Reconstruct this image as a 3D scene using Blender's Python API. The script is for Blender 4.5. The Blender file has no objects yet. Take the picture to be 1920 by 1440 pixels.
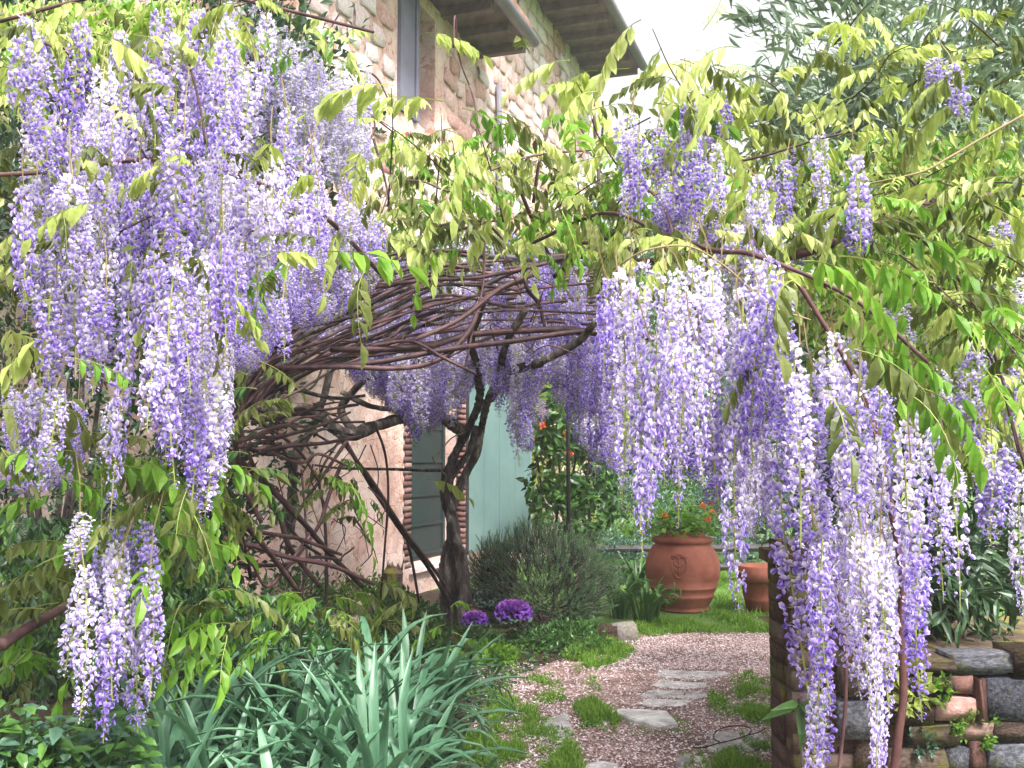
import bpy, math, random
import numpy as np
from mathutils import Vector, Matrix, noise
R = math.radians
sc = bpy.context.scene
C = sc.collection
rnd = random.Random(7)
NR = np.random.RandomState(11)

# ---------------------------------------------------------------- camera, sky, sun, exposure
F = 1870.0; PITCH = math.atan(150/1870.0); EYE = 1.5
cam_d = bpy.data.cameras.new('camera'); cam = bpy.data.objects.new('camera', cam_d); C.objects.link(cam)
cam_d.sensor_width = 36; cam_d.lens = 36*F/1920; cam_d.clip_start = .05; cam_d.clip_end = 400
cam.location = (0, 0, EYE); cam.rotation_euler = (R(90)+PITCH, 0, 0)
sc.camera = cam
SUN_EL, SUN_AZ = 52, 148      # azimuth measured clockwise from +Y: behind the viewer, to the right
wd = bpy.data.worlds.new('World'); sc.world = wd; wd.use_nodes = True
wn = wd.node_tree; wn.nodes.clear()
wo = wn.nodes.new('ShaderNodeOutputWorld'); wb = wn.nodes.new('ShaderNodeBackground')
sky = wn.nodes.new('ShaderNodeTexSky'); sky.sky_type = 'NISHITA'; sky.sun_disc = False
sky.sun_elevation = R(SUN_EL); sky.sun_rotation = R(SUN_AZ); sky.air_density = 1.0; sky.dust_density = 6.0; sky.ozone_density = 1.0
hs = wn.nodes.new('ShaderNodeHueSaturation'); hs.inputs['Saturation'].default_value = .12
wb.inputs['Strength'].default_value = .15
wn.links.new(sky.outputs[0], hs.inputs['Color']); wn.links.new(hs.outputs[0], wb.inputs[0]); wn.links.new(wb.outputs[0], wo.inputs[0])
sd = bpy.data.lights.new('sun', 'SUN'); so = bpy.data.objects.new('sun', sd); C.objects.link(so)
sd.energy = 2.9; sd.angle = R(9); sd.color = (1, .96, .9)
sdir = Vector((math.sin(R(SUN_AZ))*math.cos(R(SUN_EL)), math.cos(R(SUN_AZ))*math.cos(R(SUN_EL)), math.sin(R(SUN_EL))))
so.rotation_euler = sdir.to_track_quat('Z', 'Y').to_euler(); so.location = sdir*30
vs = sc.view_settings; vs.view_transform = 'Standard'; vs.look = 'None'; vs.exposure = 1.4; vs.gamma = 1; vs.use_curve_mapping = False
sc.render.engine = 'CYCLES'; cy = sc.cycles
cy.use_denoising = True; cy.max_bounces = 6; cy.diffuse_bounces = 4; cy.glossy_bounces = 2; cy.transmission_bounces = 4
cy.transparent_max_bounces = 4; cy.volume_bounces = 1; cy.use_adaptive_sampling = True; cy.adaptive_threshold = .02
cy.caustics_reflective = False; cy.caustics_refractive = False; cy.sample_clamp_indirect = 6
sc.render.use_persistent_data = False

# ---------------------------------------------------------------- photo measure helpers
cp, sp = math.cos(PITCH), math.sin(PITCH)
def ray(px, py):
    u = (px-960)/F; v = (720-py)/F
    return Vector((u, cp - v*sp, sp + v*cp))
def at(px, py, D):
    d = ray(px, py); return Vector((0, 0, EYE)) + d*(D/d.y)
def ground(px, py, z=0.0):
    d = ray(px, py); return Vector((0, 0, EYE)) + d*((z-EYE)/d.z)
def proj(p):
    x, y, z = p[0], p[1], p[2]-EYE
    f = y*cp + z*sp; v = -y*sp + z*cp
    return 960+F*x/f, 720-F*v/f
def inpoly(x, y, P):
    c = False; j = len(P)-1
    for i in range(len(P)):
        if (P[i][1] > y) != (P[j][1] > y) and x < (P[j][0]-P[i][0])*(y-P[i][1])/(P[j][1]-P[i][1])+P[i][0]: c = not c
        j = i
    return c
def polypts(P, n, gap=0):
    """n random points inside a polygon, kept at least gap apart while that works"""
    x0 = min(p[0] for p in P); x1 = max(p[0] for p in P); y0 = min(p[1] for p in P); y1 = max(p[1] for p in P)
    out = []; tries = 0
    while len(out) < n and tries < n*60:
        tries += 1
        x = rnd.uniform(x0, x1); y = rnd.uniform(y0, y1)
        if not inpoly(x, y, P): continue
        if gap and tries < n*40 and any(abs(a-x) < gap and abs(b-y) < gap for a, b in out[-60:]): continue
        out.append((x, y))
    return out

# ---------------------------------------------------------------- materials
def mat(name):
    m = bpy.data.materials.new(name); m.use_nodes = True; nt = m.node_tree; nt.nodes.clear()
    o = nt.nodes.new('ShaderNodeOutputMaterial'); b = nt.nodes.new('ShaderNodeBsdfPrincipled')
    nt.links.new(b.outputs[0], o.inputs[0]); return m, nt, b, o
def ramp(nt, src, stops):
    r = nt.nodes.new('ShaderNodeValToRGB'); cr = r.color_ramp
    while len(cr.elements) < len(stops): cr.elements.new(.5)
    for e, (p, c) in zip(cr.elements, stops): e.position = p; e.color = (*c, 1)
    nt.links.new(src, r.inputs[0]); return r.outputs[0]
def noise_tex(nt, scale, detail=4, rough=.6, vec=None, coord='Object', dist=0):
    n = nt.nodes.new('ShaderNodeTexNoise'); n.inputs['Scale'].default_value = scale; n.inputs['Detail'].default_value = detail
    n.inputs['Roughness'].default_value = rough; n.inputs['Distortion'].default_value = dist
    if vec is None:
        t = nt.nodes.new('ShaderNodeTexCoord'); vec = t.outputs[coord]
    nt.links.new(vec, n.inputs['Vector']); return n.outputs['Fac']
def mapping(nt, scale, coord='Object'):
    t = nt.nodes.new('ShaderNodeTexCoord'); m = nt.nodes.new('ShaderNodeMapping'); m.inputs['Scale'].default_value = scale
    nt.links.new(t.outputs[coord], m.inputs[0]); return m.outputs[0]
def mathn(nt, op, a, b=None):
    m = nt.nodes.new('ShaderNodeMath'); m.operation = op
    for i, v in enumerate((a, b)):
        if v is None: continue
        if isinstance(v, (int, float)): m.inputs[i].default_value = v
        else: nt.links.new(v, m.inputs[i])
    return m.outputs[0]
def mixc(nt, fac, a, b, typ='MIX'):
    m = nt.nodes.new('ShaderNodeMix'); m.data_type = 'RGBA'; m.blend_type = typ
    if isinstance(fac, (int, float)): m.inputs[0].default_value = fac
    else: nt.links.new(fac, m.inputs[0])
    for i, v in ((6, a), (7, b)):
        if isinstance(v, tuple): m.inputs[i].default_value = (*v, 1)
        else: nt.links.new(v, m.inputs[i])
    return m.outputs[2]
def bump(nt, b, h, strength=.5, dist=.01):
    n = nt.nodes.new('ShaderNodeBump'); n.inputs['Strength'].default_value = strength; n.inputs['Distance'].default_value = dist
    nt.links.new(h, n.inputs['Height']); nt.links.new(n.outputs[0], b.inputs['Normal'])
def attr(nt, name='tone'):
    a = nt.nodes.new('ShaderNodeAttribute'); a.attribute_name = name; return a.outputs['Fac']
def orand(nt):
    return nt.nodes.new('ShaderNodeObjectInfo').outputs['Random']
def thin(name, stops, trans=.35, rough=.5, objvar=.25, spec=.3, tfac=1.2, streak=(25, (1, 1, 1), .5)):
    """leaf or petal: tone attribute picks the colour, the object's random number shifts it a little, light passes through"""
    m, nt, b, o = mat(name)
    t = mathn(nt, 'ADD', attr(nt), mathn(nt, 'MULTIPLY', mathn(nt, 'SUBTRACT', noise_tex(nt, streak[0], 3, .6, mapping(nt, streak[1])), .5), streak[2])); r = mathn(nt, 'MULTIPLY', mathn(nt, 'SUBTRACT', orand(nt), .5), objvar)
    c = ramp(nt, mathn(nt, 'ADD', t, r), stops)
    nt.links.new(c, b.inputs['Base Color']); b.inputs['Roughness'].default_value = rough
    b.inputs['Specular IOR Level'].default_value = spec
    tr = nt.nodes.new('ShaderNodeBsdfTranslucent'); nt.links.new(mixc(nt, 1.0, c, (tfac, tfac, tfac*.8), 'MULTIPLY'), tr.inputs[0])
    mx = nt.nodes.new('ShaderNodeMixShader'); mx.inputs[0].default_value = trans
    nt.links.new(b.outputs[0], mx.inputs[1]); nt.links.new(tr.outputs[0], mx.inputs[2]); nt.links.new(mx.outputs[0], o.inputs[0])
    return m
def rough_mat(name, stops, scale=6, rough=.85, bs=.6, bd=.01, bscale=None, vscale=None, objvar=0, spec=.3):
    m, nt, b, o = mat(name)
    vec = mapping(nt, vscale) if vscale else None
    f = noise_tex(nt, scale, 6, .65, vec)
    if objvar: f = mathn(nt, 'ADD', f, mathn(nt, 'MULTIPLY', mathn(nt, 'SUBTRACT', orand(nt), .5), objvar))
    nt.links.new(ramp(nt, f, stops), b.inputs['Base Color']); b.inputs['Roughness'].default_value = rough
    b.inputs['Specular IOR Level'].default_value = spec
    bump(nt, b, noise_tex(nt, bscale or scale*3, 8, .7, vec), bs, bd)
    return m
M = {}
# petals: 0 deep violet keel .. 1 nearly white banner
M['petal'] = thin('wisteria_petal', [(0, (.12, .05, .42)), (.35, (.31, .21, .69)), (.66, (.58, .49, .87)), (.95, (.92, .89, .98))], .38, .6, .44, .2, 1.05, (90, (1, 1, 1), .3))
M['petal_far'] = thin('wisteria_petal_pale', [(0, (.22, .15, .50)), (.5, (.48, .42, .74)), (1, (.86, .84, .92))], .35, .6, .3, .2)
M['stalk'] = thin('flower_stalk', [(0, (.22, .26, .07)), (1, (.36, .40, .12))], .2, .6)
M['young'] = thin('young_yellow_leaf', [(0, (.24, .31, .06)), (.5, (.43, .50, .15)), (1, (.66, .66, .36))], .5, .45, .5, .35)
M['bronze'] = thin('bronze_leaf', [(0, (.05, .065, .016)), (.5, (.115, .145, .035)), (1, (.25, .27, .08))], .42, .45, .5, .35)  # bronze tone deepened in place of shade from the canopy
M['fresh'] = thin('fresh_green_leaf', [(0, (.07, .16, .02)), (.5, (.14, .30, .03)), (1, (.27, .44, .05))], .45, .42, .5, .4)
M['dark'] = thin('dark_evergreen_leaf', [(0, (.012, .032, .016)), (.5, (.028, .065, .028)), (1, (.07, .13, .05))], .2, .4, .2, .5)
M['oleander'] = thin('glare_washed_leaf', [(0, (.06, .10, .07)), (.5, (.17, .24, .16)), (1, (.36, .44, .30))], .3, .4, .4, .5)  # leaf colour paled to imitate glare across the crown
M['mid'] = thin('garden_leaf', [(0, (.016, .045, .012)), (.5, (.045, .12, .026)), (1, (.12, .26, .05))], .3, .4, .3, .5)  # green darkened to stand in for shade below the canopy
M['bluish'] = thin('blue_green_leaf', [(0, (.03, .07, .05)), (.5, (.07, .15, .10)), (1, (.15, .27, .17))], .25, .42, .3, .45)
M['iris'] = thin('iris_leaf', [(0, (.03, .085, .045)), (.5, (.085, .20, .115)), (1, (.17, .31, .19))], .25, .42, .4, .5, 1.2, (60, (1, .3, .06), .9))
M['rosemary'] = thin('rosemary_needle', [(0, (.025, .06, .026)), (.5, (.075, .155, .07)), (1, (.24, .36, .19))], .2, .5, .1)
M['grass'] = thin('grass_blade', [(0, (.06, .13, .015)), (.5, (.13, .27, .03)), (1, (.28, .42, .07))], .35, .55, .1)
M['litter'] = rough_mat('brown_leaf_litter', [(.3, (.11, .05, .04)), (.7, (.24, .12, .10))], 30, .9, .2, .002)
M['moss'] = rough_mat('moss', [(.3, (.08, .12, .01)), (.6, (.22, .24, .02)), (.8, (.14, .12, .04))], 14, .95, 1, .01)
M['bark'] = rough_mat('grey_brown_bark', [(.3, (.018, .014, .015)), (.46, (.055, .042, .042)), (.58, (.13, .105, .095)), (.7, (.30, .28, .23))], 16, .95, 1, .04, 30, (1, 1, .3))
M['vine'] = rough_mat('red_brown_vine_bark', [(.3, (.022, .011, .014)), (.5, (.065, .028, .032)), (.75, (.14, .075, .075))], 12, .6, .5, .004, 40, (1, 1, .4), .3)
M['twig'] = rough_mat('pale_tendril', [(.3, (.20, .13, .08)), (.7, (.34, .28, .14))], 10, .7, .2, .002, 40, None, .3)
M['terracotta'] = rough_mat('terracotta', [(.25, (.17, .052, .034)), (.5, (.27, .085, .055)), (.8, (.36, .145, .105))], 5, .8, .25, .004, 60, None, 0)
M['soil'] = rough_mat('dark_soil', [(.3, (.03, .02, .014)), (.7, (.08, .05, .035))], 20, 1, 1, .02)
M['slate'] = rough_mat('flagstone', [(.25, (.14, .13, .13)), (.5, (.40, .38, .385)), (.7, (.66, .64, .64))], 10, .7, .8, .008, 16, None, .3)
M['bluestone'] = rough_mat('blue_grey_stone', [(.25, (.03, .03, .04)), (.5, (.11, .11, .135)), (.72, (.27, .27, .31))], 11, .95, 1, .02, 26, None, .25, .1)  # stone colour lowered in place of the wisteria's shade on the wall
M['brownstone'] = rough_mat('brown_stone', [(.25, (.03, .019, .015)), (.5, (.10, .066, .054)), (.78, (.24, .18, .15))], 12, .95, 1, .025, 28, None, .35, .1)  # darkened like the blue stone, shade of the wisteria put into the colour
M['brick'] = rough_mat('old_red_brick', [(.25, (.08, .038, .034)), (.5, (.17, .08, .068)), (.8, (.30, .20, .18))], 12, .9, .8, .006, 50, None, .5)
M['brick_dark'] = rough_mat('weathered_dark_brick', [(.25, (.05, .025, .022)), (.5, (.11, .06, .05)), (.8, (.18, .13, .11))], 9, .9, 1, .01, 40, None, .5)
M['wallstone'] = rough_mat('pale_wall_stone', [(.2, (.52, .38, .37)), (.5, (.72, .60, .60)), (.8, (.84, .79, .80))], 6, .9, 1, .02, 12, None, .3)  # pale stone, brightened further in place of glare on the upper wall
M['wallbrick'] = rough_mat('pink_wall_stone', [(.2, (.46, .23, .20)), (.5, (.64, .42, .39)), (.8, (.80, .66, .63))], 6, .9, 1, .02, 14, None, .4)
M['teal'] = rough_mat('pale_teal_paint', [(.2, (.10, .18, .175)), (.5, (.15, .25, .24)), (.85, (.21, .33, .315))], 2.2, .55, .12, .004, 9, (1, 1, .4))
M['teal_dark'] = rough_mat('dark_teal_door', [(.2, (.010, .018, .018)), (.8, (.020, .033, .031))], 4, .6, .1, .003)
M['greyshutter'] = rough_mat('grey_shutter_paint', [(.3, (.12, .115, .16)), (.7, (.17, .165, .22))], 4, .6, .1, .003)
M['eavewood'] = rough_mat('dark_eave_wood', [(.3, (.10, .075, .075)), (.7, (.22, .165, .155))], 6, .9, .5, .01, 20, (1, .3, 1))  # wood colour raised to imitate glare under the eaves
M['copper'] = rough_mat('dull_grey_gutter', [(.3, (.13, .12, .14)), (.7, (.20, .19, .22))], 3, .5, .05, .002)
M['tile'] = rough_mat('roof_tile', [(.3, (.16, .08, .06)), (.7, (.32, .19, .14))], 5, .9, .5, .01)
M['iron'] = rough_mat('dark_iron', [(.3, (.02, .02, .022)), (.7, (.05, .045, .045))], 12, .6, .3, .003)
M['rust'] = rough_mat('rusty_rod', [(.3, (.05, .02, .02)), (.7, (.12, .05, .045))], 30, .7, .4, .002)
def add_moss(m, thr=.56, cc=(.16, .16, .02)):
    nt = m.node_tree; b = next(n for n in nt.nodes if n.type == 'BSDF_PRINCIPLED'); src = b.inputs['Base Color'].links[0].from_socket
    g = nt.nodes.new('ShaderNodeNewGeometry'); n = noise_tex(nt, 3.5, 7, .7, g.outputs['Position'])
    nt.links.new(mixc(nt, ramp(nt, n, [(thr, (0, 0, 0)), (thr+.1, (.85, .85, .85))]), src, cc), b.inputs['Base Color'])
for k_ in ('brownstone', 'bluestone', 'brick_dark'): add_moss(M[k_], .52)
add_moss(M['slate'], .60, (.12, .09, .05)); add_moss(M['brick'], .6, (.16, .13, .09)); add_moss(M['terracotta'], .68, (.30, .20, .16))
def plaster():
    m, nt, b, o = mat('flaking_pink_plaster')
    n1 = noise_tex(nt, 1.6, 8, .65); n2 = noise_tex(nt, 7, 8, .7, None, 'Object', .6); n3 = noise_tex(nt, 28, 4, .6)
    c = ramp(nt, n1, [(.3, (.40, .22, .19)), (.45, (.56, .37, .32)), (.58, (.68, .52, .47)), (.72, (.52, .43, .42))])
    vo = nt.nodes.new('ShaderNodeTexVoronoi'); vo.feature = 'DISTANCE_TO_EDGE'; vo.inputs['Scale'].default_value = 4.6
    mm = nt.nodes.new('ShaderNodeVectorMath'); mm.operation = 'ADD'; t = nt.nodes.new('ShaderNodeTexCoord')
    nn = nt.nodes.new('ShaderNodeTexNoise'); nn.inputs['Scale'].default_value = 5; nn.inputs['Detail'].default_value = 6
    sc_ = nt.nodes.new('ShaderNodeVectorMath'); sc_.operation = 'SCALE'; sc_.inputs['Scale'].default_value = 1.4
    nt.links.new(nn.outputs['Color'], sc_.inputs[0]); nt.links.new(t.outputs['Object'], mm.inputs[0]); nt.links.new(sc_.outputs[0], mm.inputs[1])
    nt.links.new(mm.outputs[0], vo.inputs['Vector'])
    crack = ramp(nt, vo.outputs['Distance'], [(0, (1, 1, 1)), (.028, (0, 0, 0))])
    spots = ramp(nt, n3, [(.62, (0, 0, 0)), (.70, (1, 1, 1))])
    patch = ramp(nt, n2, [(.56, (0, 0, 0)), (.60, (1, 1, 1))])
    c = mixc(nt, patch, c, (.48, .26, .19))
    c = mixc(nt, mathn(nt, 'MULTIPLY', spots, .45), c, (.30, .17, .14)); c = mixc(nt, mathn(nt, 'MULTIPLY', crack, mathn(nt, 'MULTIPLY', n2, .55)), c, (.17, .09, .08))
    nt.links.new(c, b.inputs['Base Color']); b.inputs['Roughness'].default_value = .95
    h = mathn(nt, 'SUBTRACT', mathn(nt, 'ADD', n2, mathn(nt, 'MULTIPLY', n3, .5)), mathn(nt, 'MULTIPLY', crack, .25))
    bump(nt, b, h, .9, .02); return m
M['plaster'] = plaster()
def ground_mat():
    m, nt, b, o = mat('gravel_and_soil')
    vo = nt.nodes.new('ShaderNodeTexVoronoi'); vo.inputs['Scale'].default_value = 55; t = nt.nodes.new('ShaderNodeTexCoord'); nt.links.new(t.outputs['Object'], vo.inputs['Vector'])
    c = ramp(nt, vo.outputs['Color'], [(.1, (.15, .08, .07)), (.4, (.27, .16, .145)), (.7, (.40, .29, .28)), (1, (.62, .53, .54))])
    c2 = mixc(nt, ramp(nt, noise_tex(nt, 2.6, 8, .7), [(.40, (0, 0, 0)), (.60, (.85, .85, .85))]), c, (.085, .048, .032))
    nt.links.new(c2, b.inputs['Base Color']); b.inputs['Roughness'].default_value = .95
    bump(nt, b, vo.outputs['Distance'], .8, .012); return m
M['gravel'] = ground_mat()
def lawn_mat():
    m, nt, b, o = mat('short_turf')
    nt.links.new(ramp(nt, noise_tex(nt, 30, 5), [(.3, (.05, .10, .015)), (.55, (.10, .20, .03)), (.75, (.17, .28, .05))]), b.inputs['Base Color'])
    b.inputs['Roughness'].default_value = 1; bump(nt, b, noise_tex(nt, 80, 4), 1, .02); return m
M['turf'] = lawn_mat()
M['white_petal'] = thin('fallen_petal', [(0, (.52, .36, .38)), (.5, (.72, .60, .66)), (1, (.88, .84, .90))], .2, .7, 0)
M['kale'] = thin('purple_kale', [(0, (.06, .02, .20)), (.45, (.17, .06, .42)), (.8, (.40, .13, .60)), (1, (.60, .22, .62))], .3, .45, .2)
M['kale_outer'] = thin('kale_outer_leaf', [(0, (.04, .07, .06)), (.5, (.10, .16, .13)), (1, (.26, .30, .28))], .15, .35, .2, .6)
M['orange'] = thin('orange_flower', [(0, (.65, .08, .02)), (1, (.9, .25, .08))], .3, .5, .2)
M['pink'] = thin('pink_flower', [(0, (.55, .05, .18)), (1, (.8, .2, .35))], .3, .5, .2)

# ---------------------------------------------------------------- mesh building
class MB:
    """collects faces by material and writes one mesh"""
    def __init__(s): s.V = []; s.L = []; s.N = []; s.MI = []; s.T = []; s.n = 0; s.mats = []
    def mi(s, m):
        if m not in s.mats: s.mats.append(m)
        return s.mats.index(m)
    def raw(s, V, faces, m, tone=.5):
        V = np.asarray(V, float).reshape(-1, 3); k = s.mi(m)
        s.V.append(V); s.T.append(np.broadcast_to(np.asarray(tone, float), (len(V),)).copy())
        s.L.append(np.concatenate([np.asarray(f, int) for f in faces])+s.n); s.N.append(np.array([len(f) for f in faces])); s.MI.append(np.full(len(faces), k))
        s.n += len(V)
    def inst(s, tpl, mats4, tones=None):
        """tpl = (V, faces, material or list per face, tone per vertex); mats4 (n,4,4)"""
        V, faces, m, t = tpl; V = np.asarray(V, float); t = np.asarray(t, float); n = len(mats4); nv = len(V)
        W = np.einsum('nij,vj->nvi', mats4[:, :3, :3], V)+mats4[:, None, :3, 3]
        s.V.append(W.reshape(-1, 3))
        tt = np.tile(t, (n, 1)); 
        if tones is not None: tt = tt+np.asarray(tones)[:, None]
        s.T.append(tt.reshape(-1))
        L = np.concatenate([np.asarray(f, int) for f in faces]); cnt = np.array([len(f) for f in faces])
        s.L.append((L[None, :]+(np.arange(n)*nv)[:, None]).reshape(-1)+s.n); s.N.append(np.tile(cnt, n))
        mi = np.array([s.mi(x) for x in (m if isinstance(m, list) else [m]*len(faces))]); s.MI.append(np.tile(mi, n))
        s.n += n*nv
    def tube(s, P, rad, m, sides=6, tone=.5, rough=0.0, cap=True, twist=0.0, lobes=0, lobe=0.0):
        P = [Vector(p) for p in P]; k = len(P); V = []
        if not hasattr(rad, '__len__'): rad = [rad]*k
        up = None
        for i, p in enumerate(P):
            t = (P[min(i+1, k-1)]-P[max(i-1, 0)]); t = t.normalized() if t.length > 1e-9 else Vector((0, 0, 1))
            if up is None: up = t.orthogonal().normalized()
            up = (up - t*up.dot(t)); up = up.normalized() if up.length > 1e-6 else t.orthogonal().normalized()
            b = t.cross(up)
            for j in range(sides):
                a = 2*math.pi*j/sides; r = rad[i]
                if lobes: r *= 1+lobe*math.cos(lobes*a+twist*i)
                if rough:
                    q = p+(up*math.cos(a)+b*math.sin(a))*r
                    r *= 1+rough*(noise.noise(Vector((q.x*9, q.y*9, q.z*4)))+.6*noise.noise(q*26))
                V.append(p+(up*math.cos(a)+b*math.sin(a))*r)
        Fs = [(i*sides+j, i*sides+(j+1) % sides, (i+1)*sides+(j+1) % sides, (i+1)*sides+j) for i in range(k-1) for j in range(sides)]
        if cap: Fs += [tuple(range(sides))[::-1], tuple(range((k-1)*sides, k*sides))]
        s.raw([tuple(v) for v in V], Fs, m, tone)
    def box(s, mn, mx, m, X=None, tone=.5):
        V = [(x, y, z) for x in (mn[0], mx[0]) for y in (mn[1], mx[1]) for z in (mn[2], mx[2])]
        if X: V = [tuple(X(*v)) for v in V]
        s.raw(V, [(0, 1, 3, 2), (4, 6, 7, 5), (0, 4, 5, 1), (2, 3, 7, 6), (0, 2, 6, 4), (1, 5, 7, 3)], m, tone)
    def mesh(s, name, smooth=False):
        me = bpy.data.meshes.new(name); V = np.concatenate(s.V); L = np.concatenate(s.L); N = np.concatenate(s.N); MI = np.concatenate(s.MI); T = np.concatenate(s.T)
        me.vertices.add(len(V)); me.vertices.foreach_set('co', V.astype(np.float32).ravel())
        me.loops.add(len(L)); me.loops.foreach_set('vertex_index', L.astype(np.int32))
        me.polygons.add(len(N)); st = np.concatenate(([0], np.cumsum(N)[:-1])).astype(np.int32)
        me.polygons.foreach_set('loop_start', st); me.polygons.foreach_set('material_index', MI.astype(np.int32))
        me.polygons.foreach_set('use_smooth', np.full(len(N), smooth))
        for m in s.mats: me.materials.append(m)
        a = me.attributes.new('tone', 'FLOAT', 'POINT'); a.data.foreach_set('value', T.astype(np.float32))
        me.update(calc_edges=True); me.validate(); return me
def link(name, me, parent=None, loc=None, rot=None, scale=None):
    o = bpy.data.objects.new(name, me); C.objects.link(o)
    if parent: o.parent = parent
    if loc is not None: o.location = Vector(loc) - (parent.location if parent else Vector())
    elif parent: o.location = -parent.location      # world-space mesh under a thing's base
    if rot is not None: o.rotation_euler = rot
    if scale is not None: o.scale = scale
    return o
def thing(name, label, cat, loc, group=None):
    o = bpy.data.objects.new(name, None); C.objects.link(o); o.location = loc; o.empty_display_size = .1
    o['label'] = label; o['category'] = cat
    if group: o['group'] = group
    return o
def tag(o, label=None, cat=None, group=None, kind=None):
    for k, v in (('label', label), ('category', cat), ('group', group), ('kind', kind)):
        if v: o[k] = v
    return o
def smooth_path(P, n=6):
    P = [Vector(p) for p in P]; Q = [P[0]*2-P[1]]+P+[P[-1]*2-P[-2]]; out = []
    for i in range(1, len(Q)-2):
        a, b, c, d = Q[i-1:i+3]
        for k in range(n):
            t = k/n; out.append(.5*((2*b)+(c-a)*t+(2*a-5*b+4*c-d)*t*t+(3*b-a-3*c+d)*t**3))
    out.append(P[-1]); return out
def frames(pos, axis, normal, scale):
    """4x4 matrices taking local Y to axis and Z near normal; scale (n,) or (n,3)"""
    pos = np.asarray(pos, float); y = np.asarray(axis, float); y = y/np.maximum(np.linalg.norm(y, axis=1, keepdims=True), 1e-9)
    z = np.asarray(normal, float); x = np.cross(y, z); x /= np.maximum(np.linalg.norm(x, axis=1, keepdims=True), 1e-9); z = np.cross(x, y)
    sc3 = np.asarray(scale, float); sc3 = np.repeat(sc3[:, None], 3, 1) if sc3.ndim == 1 else sc3
    Mx = np.zeros((len(pos), 4, 4)); Mx[:, :3, 0] = x*sc3[:, :1]; Mx[:, :3, 1] = y*sc3[:, 1:2]; Mx[:, :3, 2] = z*sc3[:, 2:]; Mx[:, :3, 3] = pos; Mx[:, 3, 3] = 1
    return Mx
def unit(n):
    v = NR.normal(size=(n, 3)); return v/np.linalg.norm(v, axis=1, keepdims=True)
# leaf templates, length 1 along Y, normal Z
def leaf_tpl(m, w=.36, fold=.10, curl=.12, wide=.38):
    V = [(0, 0, 0), (-w*.5, wide, fold), (0, wide, 0), (w*.5, wide, fold), (-w*.36, .72, fold*.6-curl*.5), (0, .72, -curl*.5), (w*.36, .72, fold*.6-curl*.5), (0, 1, -curl*1.5)]
    Fc = [(0, 2, 1), (0, 3, 2), (1, 2, 5, 4), (2, 3, 6, 5), (4, 5, 7), (5, 6, 7)]
    t = [0, .08, -.12, .08, .08, -.1, .08, .05]
    return (V, Fc, m, t)
def leaf4(m, w=.4, fold=.1):
    return ([(0, 0, 0), (-w*.5, .5, fold), (0, .5, 0), (w*.5, .5, fold), (0, 1, -.1)], [(0, 2, 1), (0, 3, 2), (1, 2, 4), (2, 3, 4)], m, [0, .06, -.08, .06, 0])
# ================================================================ SETTING: ground, path, lawn
def sheet(name, P, z, m, kind='structure', sub=None):
    """flat polygon of world points as a gently uneven sheet"""
    b = MB(); V = [(p[0], p[1], z) for p in P]; b.raw(V, [tuple(range(len(V)))], m)
    return tag(link(name, b.mesh(name)), kind=kind)
sheet('ground', [(-150, -60), (150, -60), (150, 200), (-150, 200)], 0, M['turf'])
PATH_PX = [(830, 1470), (900, 1330), (960, 1270), (1090, 1225), (1170, 1192), (1300, 1186), (1440, 1188), (1600, 1190)]
pw = [ground(*p) for p in PATH_PX]
PATH = [(p.x, p.y) for p in pw] + [(6.5, 8.9), (6.5, 7.2), (2.4, 6.3), (1.35, 4.3), (1.3, 1.5), (1.2, -3), (-1.4, -3), (-1.0, 2.0), (-.45, 4.0)]
path = sheet('path', PATH, .008, M['gravel'])
BED = [(-9, -3), (-1.6, -3), (-1.2, 2), (-.7, 4.0)] + [(p.x-.02, p.y) for p in pw[:5]] + [(.55, 9.6), (.2, 10.6), (-.6, 12.3), (-9, 5.5)]
sheet('planting_bed', BED, .004, M['soil'])
# flagstones: irregular slabs sunk in the path (parts of the path)
def slab(P, th, m, seed, tilt=0):
    r = random.Random(seed); b = MB(); n = len(P); cx = sum(p[0] for p in P)/n; cy_ = sum(p[1] for p in P)/n
    out = []
    for i in range(n):
        a, c = P[i], P[(i+1) % n]
        for t in (0, .33, .66):
            out.append((a[0]+(c[0]-a[0])*t+r.uniform(-.010, .010), a[1]+(c[1]-a[1])*t+r.uniform(-.010, .010)))
    k = len(out)
    V = [(x, y, -.03) for x, y in out]+[(x, y, th-.008+r.uniform(-.003, .003)) for x, y in out]+[(x+(cx-x)*.06, y+(cy_-y)*.06, th+r.uniform(-.002, .004)) for x, y in out]+[(cx, cy_, th+.004)]
    Fc = []
    for q in (0, k):
        Fc += [(q+i, q+(i+1) % k, q+k+(i+1) % k, q+k+i) for i in range(k)]
    Fc += [(2*k+i, 2*k+(i+1) % k, 3*k) for i in range(k)]
    b.raw(V, Fc, m); return b.mesh('flagstone')
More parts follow.
